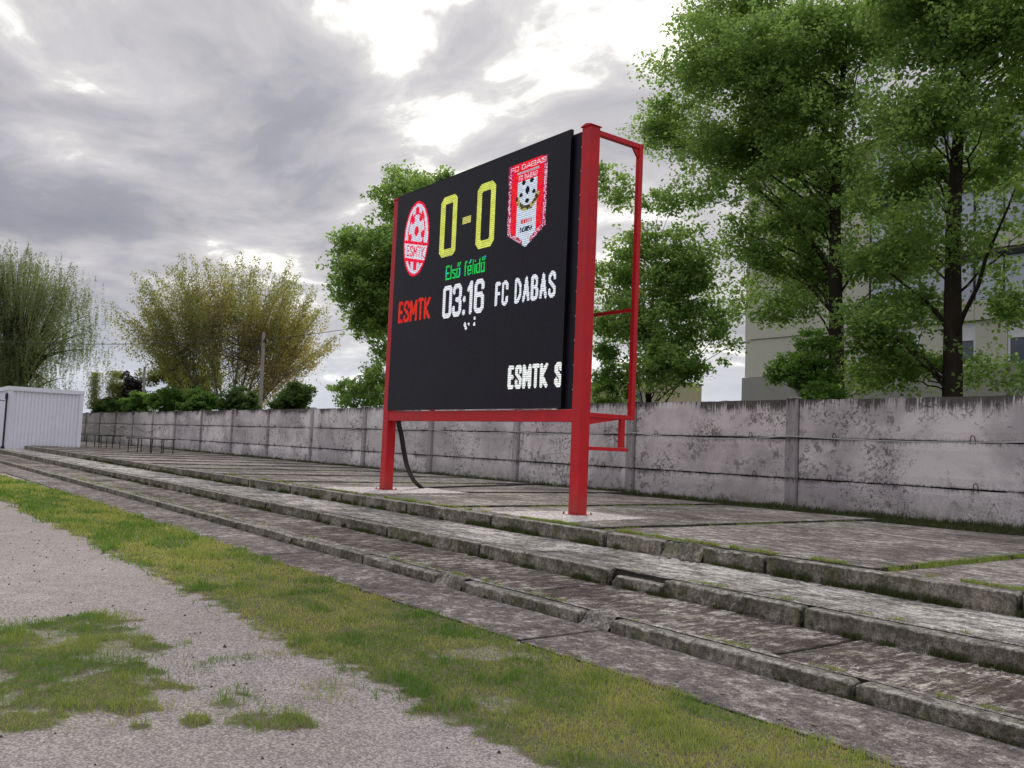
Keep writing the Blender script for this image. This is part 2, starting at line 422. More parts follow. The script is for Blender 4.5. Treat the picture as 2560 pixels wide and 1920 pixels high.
M['grass_dark'] = leaf('dark_grass_blade', (.10, .10, .035), (.035, .06, .014), .3, (1.6, 1.6, .9))

# ------------------------------------------------------------------ levels
Y1, Y2, Y3, YW = 5.495, 6.868, 8.380, 17.378
Z1, Z2, Z3 = .129, .297, .498
ZT = 2.957
rng = np.random.default_rng(11)
random.seed(4)

# ------------------------------------------------------------------ ground
def verge_d(x, y):
    lo = 2.86 + .16 * (fbm(x * 1.3, 0 * x, 3) - .5) * 2 + .05 * (vnoise(x * 6, y * 6, 5) - .5)
    hi = 4.57 + .06 * (fbm(x * 2.2, 0 * x, 9) - .5) * 2 - .38 * sstep(-x, 22, 32)
    hf = (vnoise(x * 9, y * 9, 15) - .5) * .22 + (vnoise(x * 23, y * 23, 16) - .5) * .12
    v = np.minimum(sstep(y - lo + hf * 1.2, -.10, .26), sstep(hi - y + hf * .35, -.03, .06))
    bare = sstep(fbm(x * .9 + 4, y * 1.5, 21), .62, .74) * sstep(-x, 3, 4) * sstep(-x, 14, 9)
    return v * (1 - .6 * bare)
def patch_d(x, y):
    n = (fbm(x * 1.6, y * 1.6, 33) - .5) + .35 * (vnoise(x * 7, y * 7, 17) - .5) + .2 * (vnoise(x * 19, y * 19, 18) - .5)
    v = np.minimum(np.minimum(sstep(x + n * 1.0, -8.35, -8.0), sstep(-x + n * .9, 5.3, 5.6)), sstep(2.12 + n * .8 - y, -.05, .22))
    v = v * (.35 + .65 * sstep(fbm(x * 3.4, y * 3.4, 44), .38, .52))
    # thin growth between patch and verge
    br = sstep(x, -7.0, -6.2) * sstep(-x, 4.6, 5.1) * sstep(y, 1.9, 2.2)
    br = br * sstep(3.1 - y, 0, .3) * sstep(fbm(x * 4, y * 4, 51), .48, .70) * .32
    tu = 0
    for (a, b, r, k) in ((-4.99, 1.71, .10, .9), (-4.83, 1.98, .16, .55), (-4.72, 2.14, .14, 1.0), (-5.03, 1.42, .07, .9), (-5.43, .89, .14, .8), (-5.2, 1.95, .12, .5)):
        tu = np.maximum(tu, k * sstep(r * 1.4 - np.hypot(x - a, (y - b) * 1.2) - .1 * (vnoise(x * 14, y * 14, 6) - .5), 0, r * .6))
    return np.maximum(np.maximum(v, br), tu)
def grass_d(x, y): return np.clip(np.maximum(verge_d(x, y), patch_d(x, y)), 0, 1)

def grid_mesh(name, xs, ys, zf, mat, tintf=None):
    X, Y = np.meshgrid(xs, ys, indexing='ij'); Z = zf(X, Y)
    nx, ny = len(xs), len(ys)
    V = np.stack([X, Y, Z], -1).reshape(-1, 3)
    i = np.arange(nx - 1)[:, None] * ny + np.arange(ny - 1)[None]
    F = np.stack([i, i + ny, i + ny + 1, i + 1], -1).reshape(-1, 4)
    tint = None
    if tintf is not None:
        xc = (X[:-1, :-1] + X[1:, 1:]) / 2; yc = (Y[:-1, :-1] + Y[1:, 1:]) / 2; tint = None
    me = mesh_np(name, V, F, mat, True)
    if tintf is not None:
        a = me.attributes.new('tint', 'FLOAT', 'POINT'); a.data.foreach_set('value', tintf(X, Y).ravel().astype(np.float32))
    return me
xs = [-.5]
while xs[-1] > -75: xs.append(xs[-1] - max(.05, abs(xs[-1] + 2) * .008))
xs = np.array(xs[::-1])
ys = np.concatenate([np.arange(-3, .3, .3), np.arange(.3, 4.62, .05)])
def gz(x, y):
    dn = grass_d(x, y)
    return .006 * (fbm(x * 3, y * 3, 2) - .5) + .02 * (fbm(x * .6, y * .6, 4) - .5) + .014 * dn
tag(link('gravel_track', grid_mesh('gravel_track', xs, ys, gz, M['gravel'], grass_d)), kind='structure')
big = MB(); big.V = [(-900, -700, -.06), (700, -700, -.06), (700, 900, -.06), (-900, 900, -.06)]; big.F = [(0, 1, 2, 3)]
big.build('ground', M['field'], kind='structure')

# grass blades: one mesh of many bent blades
def blades(name, P, H, Wd, mat, tint, lean=.6, parent=None, label=None, cat=None, seed=1):
    r = np.random.default_rng(seed); n = len(P)
    a = r.uniform(0, 2 * np.pi, n); b = r.uniform(0, 2 * np.pi, n)
    side = np.stack([np.cos(a), np.sin(a), np.zeros(n)], 1) * (Wd / 2)[:, None]
    ln = np.abs(r.normal(0, lean, n))
    dirv = np.stack([np.cos(b) * ln, np.sin(b) * ln, np.ones(n)], 1); dirv /= np.linalg.norm(dirv, axis=1)[:, None]
    dir2 = np.stack([np.cos(b) * ln * 2.2, np.sin(b) * ln * 2.2, np.ones(n)], 1); dir2 /= np.linalg.norm(dir2, axis=1)[:, None]
    mid = P + dirv * (H * .55)[:, None]; tip = mid + dir2 * (H * .45)[:, None]
    V = np.stack([P - side, P + side, mid + side * .8, mid - side * .8, tip], 1).reshape(-1, 3)
    k = np.arange(n) * 5
    F = np.concatenate([np.stack([k, k + 1, k + 2], 1), np.stack([k, k + 2, k + 3], 1), np.stack([k + 3, k + 2, k + 4], 1)])
    me = mesh_np(name, V, F, mat, False, np.concatenate([tint] * 3))
    o = link(name, me, parent); return tag(o, label, cat, kind='stuff')
def scatter(x0, x1, y0, y1, dens_fn, rho, seed):
    """rho(x) blades per m2 by distance; returns points"""
    r = np.random.default_rng(seed); out = []
    edges = [x1]
    while edges[-1] > x0: edges.append(max(x0, edges[-1] - max(.5, abs(edges[-1]) * .12)))
    for a, b in zip(edges[1:], edges[:-1]):
        k = int((b - a) * (y1 - y0) * rho((a + b) / 2))
        x = r.uniform(a, b, k); y = r.uniform(y0, y1, k)
        keep = r.uniform(0, 1, k) < dens_fn(x, y); out.append(np.stack([x[keep], y[keep]], 1))
    return np.concatenate(out)
# verge
pv = scatter(-50, -1.6, 2.6, 4.75, lambda x, y: verge_d(x, y), lambda x: 5200 / max(1, (abs(x) / 4.5)) ** 1.45, 5)
x, y = pv[:, 0], pv[:, 1]; dist = np.hypot(x, y)
green = sstep(fbm(x * 1.1, y * 1.8, 61), .38, .62)
green = np.clip(green * .75 + .25 * sstep(-x, 16, 22) + rng.normal(0, .30, len(x)), 0, 1)
tuft = sstep(.45 - np.hypot((x + 5.0) / 1.0, (y - 3.05) / .5), 0, .3)
green = np.maximum(green, tuft)
tf = sstep(vnoise(x * 3.3, y * 3.3, 72) * .6 + vnoise(x * 9, y * 9, 73) * .4, .52, .72); green = np.clip(green + .35 * tf, 0, 1)
Hh = (.022 + .022 * fbm(x * 2, y * 2, 71) + .03 * tuft + .028 * tf) * rng.uniform(.6, 1.4, len(x)) * np.clip(dist / 9, 1, 1.7)
rim = sstep(.30 - np.abs(y - 2.95 - .16 * (fbm(x * 1.3, 0 * x, 3) - .5) * 2), 0, .15) * sstep(vnoise(x * 5, y * 5, 74), .45, .7)
Hh = Hh * (1 + .5 * rim); green = np.clip(green + .3 * rim, 0, 1)
blades('verge_grass', np.stack([x, y, gz(x, y) - .004], 1), Hh, .0042 * np.clip(dist / 4.5, 1, 8), M['grass'], green, .75, label='short grass strip growing between the gravel and the concrete path', cat='grass', seed=2)
pp = scatter(-9.2, -4.2, .0, 3.0, lambda x, y: patch_d(x, y), lambda x: 5200, 6)
x, y = pp[:, 0], pp[:, 1]
green = np.clip(.45 + .5 * sstep(fbm(x * 1.4, y * 1.4, 81), .4, .6) + rng.normal(0, .2, len(x)), 0, 1)
blades('patch_grass', np.stack([x, y, gz(x, y) - .004], 1), (.018 + .05 * vnoise(x * 5, y * 5, 91) ** 2 + .02 * vnoise(x * 13, y * 13, 92)) * rng.uniform(.6, 1.5, len(x)), np.full(len(x), .0042), M['grass'], green, .8, label='ragged green grass patch spreading over the gravel in the lower left', cat='grass', seed=3)
# loose stones / clods on the gravel
st = MB()
for i in range(420):
    px = -random.uniform(3.2, 16); py = random.uniform(.4, 4.4) if i % 3 else random.uniform(.6, 2.6)
    if grass_d(np.array([px]), np.array([py]))[0] > .5: continue
    r_ = random.uniform(.004, .013) * (1.6 if random.random() < .08 else 1)
    b = len(st.V)
    for k in range(6):
        a = k * math.pi / 3 + random.random() * .5; st.V.append((px + math.cos(a) * r_ * random.uniform(.7, 1.2), py + math.sin(a) * r_ * random.uniform(.7, 1.2), .0))
    st.V.append((px, py, r_ * 1.1)); st.F += [(b + k, b + (k + 1) % 6, b + 6) for k in range(6)]
M['clod'] = material('dark_clod', lambda t: pbsdf(t, (.06, .05, .04), .95))
st.build('gravel_clods', M['clod'], kind='stuff', label='dark little clods scattered on the gravel', cat='clods')

# ------------------------------------------------------------------ slabs
def slab(name, x0, x1, y0, y1, z, th, mat, parent, seed=0, nx=14, ny=8, rough=.006, edge=.012, tilt=.006, jw=.03, drop=1.0, saw=0.0):
    r = np.random.default_rng(seed)
    e_ = jw
    u = np.concatenate([[0, e_ / (x1 - x0)], np.linspace(0, 1, nx + 1)[1:-1], [1 - e_ / (x1 - x0), 1]]); v = np.concatenate([[0, e_ / (y1 - y0)], np.linspace(0, 1, ny + 1)[1:-1], [1 - e_ / (y1 - y0), 1]]); nx += 2; ny += 2
    U_, V_ = np.meshgrid(u, v, indexing='ij')
    X = x0 + (x1 - x0) * U_; Y = y0 + (y1 - y0) * V_
    Z = z + rough * 2 * (fbm(X * 2.0, Y * 2.0, seed) - .5) + saw * (U_ - .5) + tilt * ((U_ - .5) * r.uniform(-1, 1) + (V_ - .5) * r.uniform(-1, 1))
    bd = np.zeros_like(X, bool); bd[0] = bd[-1] = True; bd[:, 0] = bd[:, -1] = True
    X = np.where((U_ == 0) | (U_ == 1), X + edge * (vnoise(Y * 3, X * 0, seed + 1) - .5) * 2, X)
    Y = np.where((V_ == 0) | (V_ == 1), Y + edge * (vnoise(X * 3, Y * 0, seed + 2) - .5) * 2, Y)
    Z = Z - np.where(bd, .004 + .008 * r.random(X.shape), 0) * drop
    top = np.stack([X, Y, Z], -1).reshape(-1, 3); n2 = ny + 1
    i = np.arange(nx)[:, None] * n2 + np.arange(ny)[None]
    F = np.stack([i, i + n2, i + n2 + 1, i + 1], -1).reshape(-1, 4)
    loop = [a * n2 for a in range(nx + 1)] + [nx * n2 + b for b in range(1, n2)] + [a * n2 + ny for a in range(nx - 1, -1, -1)] + [b for b in range(ny - 1, 0, -1)]
    base = len(top); low = top[loop].copy(); low[:, 2] = z - th
    L = len(loop)
    side = np.array([[loop[(k + 1) % L], loop[k], base + k, base + (k + 1) % L] for k in range(L)])
    me = mesh_np(name, np.concatenate([top, low]), np.concatenate([F, side]), mat, False)
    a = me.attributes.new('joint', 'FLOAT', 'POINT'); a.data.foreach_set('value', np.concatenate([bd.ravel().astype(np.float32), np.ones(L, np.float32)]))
    return link(name, me, parent)

def xcuts(step, xend, first, jit=.0):
    out = list(first)
    while out[-1] > xend: out.append(out[-1] - step + random.uniform(-jit, jit))
    return out
# concrete path at the foot of the steps
path = empty('path', (-5, 5, 0)); tag(path, kind='structure')
pc = [1.5, -1.3] + xcuts(5.4, -74, [-5.74], .3)
for k in range(len(pc) - 1):
    slab('paving_slab', pc[k + 1] + .006, pc[k] - .006, 4.53 - (.38 if pc[k] < -28 else 0), Y1 - .012, .022, .06, M['path'], path, 300 + k, 26, 6, .006, .03, .004)
# steps
steps = empty('terrace_steps', (-5, 6, 0)); tag(steps, kind='structure')
def kerb(name, x0, x1, yf, zt, zb, depth, seed, wear=1.0, parent=steps, lean=0.0, mat=None):
    r = np.random.default_rng(seed); L = x1 - x0
    far = abs(x0 + x1) / 2
    n = int(max(4, L / (.045 if far < 14 else .12 if far < 30 else .4)))
    us = np.concatenate([[0, .022 / L], np.linspace(0, 1, n + 1)[1:-1], [1 - .022 / L, 1]]); us.sort(); n = len(us) - 1; xsn = x0 + L * us; far_k = 1.0 if far < 13 else .45
    prof = np.array([(0.0, zb - .06), (0.0, zb + (zt - zb) * .35), (0.0, zt - .016), (.005, zt - .005), (.018, zt), (depth * .55, zt), (depth - .01, zt - .002), (depth, zt - .06)])
    V = []
    chips = [(r.uniform(0, L), r.uniform(.03, .16), r.uniform(.006, .032) * wear) for _ in range(int(L * 1.3) + 1)]
    for i, xx in enumerate(xsn):
        e = min(xx - x0, x1 - xx); er = max(0, .03 - e) / .03
        c = 0
        for (cx_, cw, cd) in chips: c = max(c, far_k * cd * max(0, 1 - abs(xx - x0 - cx_) / cw) ** .6)
        c += .004 * wear * (vnoise(xx * 11, 1, seed) + vnoise(xx * 29, 1, seed + 3) * .6)
        bow = .008 * (vnoise(xx * 1.2, 0, seed + 7) - .5)
        for j, (py, pz) in enumerate(prof):
            a = (0, .05, .8, 1, .75, .10, 0, 0)[j]
            jit = r.normal(0, .0012, 2) * wear
            V.append((xx, yf + py + c * a * .9 + er * .02 * (j < 5) + bow + lean * (pz - zb) + jit[0], pz - c * a * (.8 if j > 1 else .2) - er * .02 * (1 < j < 7) + jit[1] * (0 < j)))
    k = len(prof); F = []
    for i in range(n):
        for j in range(k - 1): F.append((i * k + j, (i + 1) * k + j, (i + 1) * k + j + 1, i * k + j + 1))
    F.append(tuple(range(k))); F.append(tuple(n * k + j for j in reversed(range(k))))
    me = bpy.data.meshes.new(name); me.from_pydata(V, [], F); me.materials.append(mat or M['kerb'])
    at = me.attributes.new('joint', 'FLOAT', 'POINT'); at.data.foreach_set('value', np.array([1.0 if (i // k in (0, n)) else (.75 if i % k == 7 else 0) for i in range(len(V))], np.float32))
    at = me.attributes.new('arris', 'FLOAT', 'POINT'); at.data.foreach_set('value', np.array([(0, 0, .1, .9, 1, .35, .2, 0)[i % k] for i in range(len(V))], np.float32))
    return link(name, me, parent)
def kerb_row(joints, breaks, yf, zt, zb, seed, depth=.17):
    for i in range(len(joints) - 1):
        a, b = joints[i + 1], joints[i]
        if any(abs(a - q[0]) < .02 for q in breaks): continue
        g = random.uniform(.018, .034)
        kerb('kerb_stone', a + g, b - g * .5, yf + random.uniform(-.006, .006), zt + random.uniform(-.006, .006), zb, depth, seed + i, 1.0 + .8 * (random.random() < .25))
k1 = [1.2, -1.0, -3.34, -5.68, -6.06, -8.0, -8.49, -10.24, -12.5, -14.79, -16.95, -19.37, -21.46, -23.76, -25.99, -28.58, -30.7] ; k1 = xcuts(2.3, -56, k1, .1)
k2 = [.4, -2.2, -4.67, -7.12, -9.59, -12.06, -14.5, -16.93, -19.34, -21.6, -24.16, -26.38, -28.95, -31.4]; k2 = xcuts(2.45, -56, k2, .08)
k3 = [1.7, -.9, -3.50, -6.18, -7.08, -7.73, -8.79, -11.42, -14.03, -16.64, -19.25, -21.84, -24.4, -26.92, -29.52, -32.34]; k3 = xcuts(2.6, -54, k3, .08)
kerb_row(k1, [(-6.06,), (-8.49,)], Y1, Z1, 0.01, 1000)
kerb_row(k2, [(-7.12,)], Y2, Z2, Z1, 2000)
kerb_row(k3, [(-7.73,), (-7.08,)], Y3, Z3, Z2, 3000)
# damaged places
def rubble(name, x0, x1, y0, y1, zf, mat, seed, parent=steps, nx=26, ny=14, amp=.03):
    xs_ = np.linspace(x0, x1, nx); ys_ = np.linspace(y0, y1, ny)
    def f(X, Y):
        z = zf(X, Y) + amp * 2 * (fbm(X * 9, Y * 9, seed) - .5) + amp * .8 * (vnoise(X * 40, Y * 40, seed + 9) - .5)
        return z
    me = grid_mesh(name, xs_, ys_, f, mat); 
    for p_ in me.polygons: p_.use_smooth = False
    return link(name, me, parent)
rubble('mortar_patch', -6.05, -5.69, Y1 - .03, Y1 + .42, lambda X, Y: .0 + (Z1 + .004) * sstep(Y, Y1 - .02, Y1 + .14), M['mortar'], 5, amp=.012)
rubble('mortar_patch', -8.50, -7.99, Y1 - .02, Y1 + .30, lambda X, Y: .0 + (Z1 + .004) * sstep(Y, Y1 - .03, Y1 + .10), M['kerb'], 15, amp=.015)
rubble('broken_kerb', -7.74, -7.05, Y3 - .07, Y3 + .26, lambda X, Y: Z2 - .01 + (Z3 - Z2 + .0) * sstep(Y + .05 * np.sin((X + 7.4) * 7), Y3 - .06, Y3 + .12), M['kerb'], 25, amp=.03)
kerb('kerb_stone', -7.10, -6.20, Y3 + .01, Z3 - .012, Z2, .17, 3901, 3.2)
kerb('kerb_stone', -6.30, -4.68, Y2, Z2 - .004, Z1, .17, 2901, 1.6)
kerb('kerb_stone', -7.06, -6.33, Y2 - .015, Z2 - .055, Z1, .15, 2902, 1.8)
for (a, b, c_, s_) in ((-7.3, 8.30, .04, 1), (-7.14, 8.27, .03, 2), (-7.52, 8.29, .028, 3), (-6.0, 5.47, .02, 4)):
    bm = bmesh.new(); bmesh.ops.create_icosphere(bm, subdivisions=2, radius=c_)
    for v in bm.verts:
        v.co *= .8 + .45 * float(vnoise(v.co.x * 30 + s_ * 7, v.co.y * 30 + v.co.z * 22, s_))
        v.co.z *= .6
    zz = Z2 if b > 7 else .02
    for v in bm.verts: v.co += Vector((a, b, zz + c_ * .35))
    me = bpy.data.meshes.new('concrete_chunk'); bm.to_mesh(me); bm.free(); me.materials.append(M['kerb']); link('concrete_chunk', me, steps)
# treads (slabs behind the kerbs) -- pale cement fillet lies between kerb and slab
def tread_row(cuts, y0, y1, z, mat, seed, name='tread_slab', rough=.006):
    for k in range(len(cuts) - 1):
        far = abs(cuts[k]) > 25
        slab(name, cuts[k + 1] + .008, cuts[k] - .008, y0, y1, z, .10, mat, steps, seed + k, 12 if far else 34, 4 if far else 12, rough, .02, .008)
tread_row([1.4, -1.4] + xcuts(2.9, -56, [-4.12, -7.14], .15), Y1 + .155, Y2 + .02, Z1 - .004, M['tread_low'], 500)
tread_row([1.0, -2.0] + xcuts(3.4, -56, [-5.4, -8.6], .25), Y2 + .16, Y3 + .02, Z2 - .004, M['tread_high'], 600, rough=.012)
bed = MB(); bed.box(-74, 2, Y1 + .15, Y2 + .1, -.04, Z1 - .055).box(-74, 2, Y2 + .1, Y3 + .20, -.03, Z2 - .05).box(-110, 2, Y3 + .20, 17.5, -.02, Z3 - .045)
bed.build('terrace_bed', M['soil'], kind='structure')
# fillet strips of pale cement behind the first kerb
for (yy, zz, sd, wd) in ((Y1 + .15, Z1, 71, .10), (Y2 + .15, Z2, 72, .07)):
    xs_ = np.concatenate([np.arange(-30, -14, .12), np.arange(-14, .6, .045)])
    lo = yy - .03 * (fbm(xs_ * 2, xs_ * 0, sd) - .3); hi = yy + wd * np.clip(fbm(xs_ * 1.6, xs_ * 0 + 3, sd + 4) * 2.6 - .75, .02, 1.4)
    V = []; F = []
    for i, xx in enumerate(xs_):
        V += [(xx, lo[i], zz + .002), (xx, (lo[i] + hi[i]) / 2, zz + .010), (xx, hi[i], zz + .001)]
        if i: b = i * 3; F += [(b - 3, b, b + 1, b - 2), (b - 2, b + 1, b + 2, b - 1)]
    me = bpy.data.meshes.new('cement_fillet'); me.from_pydata(V, [], F); me.materials.append(M['mortar']); link('cement_fillet', me, steps)

# ------------------------------------------------------------------ terrace
terr = empty('terrace', (-10, 12, Z3)); tag(terr, kind='structure')
tc = [2.6, -.9, -4.93, -9.2, -13.0, -16.85, -20.75, -24.4, -28.1, -31.35, -34.7, -38.1, -41.5, -45.0, -48.4, -51.9, -55.4, -60, -66, -73, -80, -88, -97, -108]
for k in range(len(tc) - 1):
    y1 = 15.42 if k < 3 else 16.0 if k < 5 else 16.75
    gap = .05
    slab('terrace_slab', tc[k + 1] + gap * .5, tc[k] - gap * .5, Y3 + .165, y1, Z3 - .004, .07, M['terrace'], terr, 700 + k, 16 if k > 5 else 30, 14 if k > 5 else 40, .005, .03, .004, .05, .15, .026)
foot = MB(); foot.prism([(-11.78, 8.62), (-9.95, 8.72), (-10.2, 10.72), (-11.74, 10.62)], 'z', Z3 - .02, Z3 + .014); foot.build('footing_slab', M['footing'], terr, bevel=.004)
foot = MB(); foot.prism([(-18.35, 8.72), (-16.2, 8.62), (-16.35, 11.4), (-18.6, 11.5)], 'z', Z3 - .02, Z3 + .012); foot.build('footing_slab', M['footing'], terr, bevel=.004)

# weeds along the kerb feet, joints and the wall
def line_grass(name, segs, label, seed, H=(.04, .09), mat='grass_dark', dens=500, thr=.5, lean=.5):
    r = np.random.default_rng(seed); P = []; Hs = []; Ws = []
    for (x0, y0, x1, y1, z, wd) in segs:
        L = math.hypot(x1 - x0, y1 - y0); k = int(L * dens)
        u = r.uniform(0, 1, k) ** 1.0
        xx = x0 + (x1 - x0) * u; yy = y0 + (y1 - y0) * u; dd = np.hypot(xx, yy)
        keep = (fbm((xx + yy) * 1.7, xx * 0 + seed, seed) * .6 + vnoise((xx + yy) * 7, xx * 0, seed + 1) * .4 > thr) & (r.uniform(0, 1, k) < np.clip(9 / dd, .08, 1))
        xx = xx[keep]; yy = yy[keep] + np.abs(r.normal(0, 1, keep.sum())) * wd; dd = dd[keep]
        P.append(np.stack([xx, yy, np.full(len(xx), z)], 1))
        Hs.append(r.uniform(H[0], H[1], len(xx)) * (.5 + .9 * vnoise((xx + yy) * 5, xx * 0, seed + 2))); Ws.append(.0035 * np.clip(dd / 5, 1, 7))
    P = np.concatenate(P); Hs = np.concatenate(Hs); Ws = np.concatenate(Ws)
    return blades(name, P, Hs, Ws, M[mat], np.clip(r.normal(.5, .3, len(P)), 0, 1), lean, label=label, cat='weeds', seed=seed + 5)
line_grass('step_weeds', [(-40, Y3 - .012, -.5, Y3 - .012, Z2 - .01, -.03)], 'dark weeds rooted at the foot of the topmost kerb', 31, (.04, .11), dens=900, thr=.47)
line_grass('step_weeds', [(-35, Y2 - .012, -.5, Y2 - .012, Z1 - .01, -.022)], 'weeds rooted at the foot of the middle kerb', 41, (.03, .09), dens=800, thr=.52)
line_grass('step_weeds', [(-20, Y1 - .01, -1, Y1 - .01, .015, -.012)], 'few short weeds at the foot of the lowest kerb', 51, (.015, .04), dens=400, thr=.64)
line_grass('step_weeds', [(-30, Y1 + .16, -.8, Y1 + .16, Z1, .03), (-7.2, Y2 + .16, -.5, Y2 + .16, Z2, .06)], 'low grass growing in the seams behind the kerbs', 61, (.015, .04), 'grass', dens=500, thr=.56)
line_grass('terrace_weeds', [(-24, Y3 + .17, -.5, Y3 + .17, Z3, .06)], 'patchy grass along the edge of the upper terrace', 71, (.02, .05), 'grass', dens=900, thr=.5)
sg = []
for j, xj in enumerate(tc[1:8]): sg.append((xj, 8.6, xj, 15.5, Z3 - .02, .02))
def joint_grass():
    r = np.random.default_rng(9); P = []; Hs = []; Ws = []
    for j, xj in enumerate(tc[1:9]):
        k = 5200 if j == 1 else 2200 if j in (0, 2, 3) else 900
        yy = r.uniform(8.7, 15.4, k); xx = xj + r.normal(0, .045 if j == 1 else .02, k)
        keep = fbm(yy * 1.3, yy * 0 + j, 5 + j) > (.30 if j == 1 else .47); xx = xx[keep]; yy = yy[keep]
        P.append(np.stack([xx, yy, np.full(len(xx), Z3 - .03)], 1)); Hs.append(r.uniform(.04, .085, len(xx)) * (1.0 if j == 1 else .6)); Ws.append(.0035 * np.clip(np.hypot(xx, yy) / 5, 1, 6))
    P = np.concatenate(P); Hs = np.concatenate(Hs)
    blades('joint_grass', P, Hs, np.concatenate(Ws), M['grass'], np.clip(r.normal(.6, .25, len(P)), 0, 1), .5, label='grass growing in the joints of the terrace slabs', cat='grass', seed=8)
joint_grass()
pw = scatter(-60, 1, 15.3, 17.36, lambda x, y: sstep(y - (15.5 + .9 * sstep(-x, 9, 16) + .5 * fbm(x * .8, x * 0, 14)), 0, .3) * (.45 + .55 * sstep(fbm(x * 1.5, y * 1.5, 15), .35, .55)), lambda x: 1500 / max(1, (math.hypot(x, 16) / 17)) ** 1.6, 16)
x, y = pw[:, 0], pw[:, 1]; dist = np.hypot(x, y)
blades('wall_grass', np.stack([x, y, np.full(len(x), Z3 - .045)], 1), (.05 + .12 * sstep(y, 16.6, 17.3) * fbm(x * 2, y, 17)) * rng.uniform(.5, 1.5, len(x)), .0045 * np.clip(dist / 7, 1, 8), M['grass_dark'], np.clip(rng.normal(.6, .3, len(x)), 0, 1), .5, label='dark grass strip along the foot of the concrete wall', cat='grass', seed=18)

def litter(name, n, zones, mat, label, seed, smin, smax):
    r = np.random.default_rng(seed); P = []
    for (x0, x1, y0, y1, z, w) in zones:
        k = int(n * w); xx = x1 - (x1 - x0) * r.uniform(0, 1, k) ** 1.6; yy = y0 + (y1 - y0) * r.uniform(0, 1, k) ** 1.5 if w > .2 else r.uniform(y0, y1, k)
        P.append(np.stack([xx, yy, np.full(k, z)], 1))
    P = np.concatenate(P); n = len(P); a = r.uniform(0, 6.28, n); s_ = r.uniform(smin, smax, n)
    A = np.stack([np.cos(a), np.sin(a), r.normal(0, .25, n)], 1) * s_[:, None]; B = np.stack([-np.sin(a), np.cos(a), r.normal(0, .25, n)], 1) * (s_ * .6)[:, None]
    V = np.stack([P - A, P + B * .9, P + A, P - B], 1); V[:, :, 2] = np.maximum(V[:, :, 2], P[:, 2:3] + .001) + .003
    me = mesh_np(name, V.reshape(-1, 3), np.arange(n * 4).reshape(-1, 4), mat, False, r.uniform(0, 1, n))
    tag(link(name, me), label, 'litter', kind='stuff')
M['dry_leaf'] = leaf('dry_leaf', (.30, .25, .14), (.12, .07, .035), .2, (1, 1, 1))
M['grit'] = leaf('pale_grit', (.50, .47, .40), (.16, .14, .12), .0, (1, 1, 1))
ZN = [(-22, -1, 4.6, Y1 - .03, .026, .3), (-22, -1, Y1 + .2, Y2 - .02, Z1 + .004, .3), (-22, -1, Y2 + .2, Y3 - .02, Z2 + .006, .25), (-24, -1, Y3 + .2, 15.3, Z3 + .01, .15)]
litter('dry_leaves', 420, ZN, M['dry_leaf'], 'dry fallen leaves lying about the steps and the path', 401, .012, .028)
litter('grit', 2600, ZN, M['grit'], 'pale and dark grit crumbled from the kerbs onto the steps', 402, .004, .012)

# ------------------------------------------------------------------ wall
wall = empty('concrete_wall', (-12, YW, Z3), 'long weathered whitewashed concrete panel wall with posts behind the scoreboard', 'wall')
PX = [-12.12 - 5.155 * i for i in range(-3, 19)]   # post centres
def panel_mesh(L, h, seed, top=False):
    nx, nz = 24, 5; xs_ = np.linspace(0, L, nx + 1); V = []
    for i, xx in enumerate(xs_):
        for j in range(nz + 1):
            zz = h * j / nz; dy = .004 * (float(vnoise(xx * 1.5, zz * 2, seed)) - .5)
            if j == 0: zz += .010 * float(vnoise(xx * 4, 0, seed + 1)); dy += .012
            if j == nz: zz -= (.014 if top else .022) * float(vnoise(xx * 5, 0, seed + 2)) + (.01 * float(vnoise(xx * 17, 0, seed + 4))); dy += .012
            V.append((xx, dy, zz))
    n = nz + 1; F = []
    for i in range(nx):
        for j in range(nz): F.append((i * n + j, (i + 1) * n + j, (i + 1) * n + j + 1, i * n + j + 1))
    b = len(V); bot = [i * n for i in range(nx + 1)]; tp = [i * n + nz for i in range(nx + 1)]
    for q in bot: V.append((V[q][0], .10, V[q][2]))
    for q in tp: V.append((V[q][0], .10, V[q][2]))
    for i in range(nx):
        F.append((bot[i + 1], bot[i], b + i, b + i + 1)); F.append((tp[i], tp[i + 1], b + nx + 1 + i + 1, b + nx + 1 + i)); F.append((b + i, b + i + 1, b + nx + 1 + i + 1, b + nx + 1 + i)[::-1])
    me = bpy.data.meshes.new('wall_panel'); me.from_pydata(V, [], F); me.materials.append(M['wall']); return me
ZP = [(Z3 - .06, 1.147), (1.147, 2.063), (2.063, ZT)]
PL = 5.155 - .36
pms = [[panel_mesh(PL, b - a - .006, 40 * v + k, k == 2) for k, (a, b) in enumerate(ZP)] for v in range(3)]
pm_ = MB(); pm_.prism([(-.16, .05), (-.16, -.03), (.03, -.03), (.03, -.10), (.15, -.10), (.15, .05), (.15, .14), (-.16, .14)], 'z', 0, ZT - Z3 + .10)
post_me = pm_.mesh('wall_post', M['wall_post'], bevel=.006)
pb = MB().box(PX[-1], PX[0], YW + .12, YW + .16, Z3 - .06, ZT - .12)
pb.build('backing', M['soil'], wall)
hk = MB(); hk.tube([(-.045, -.02, -.05), (-.045, -.035, .05), (-.028, -.04, .10), (0, -.04, .118), (.028, -.04, .10), (.045, -.035, .05), (.045, -.02, -.05)], .009, 5)
hook_me = hk.mesh('lifting_hook', M['rust'])
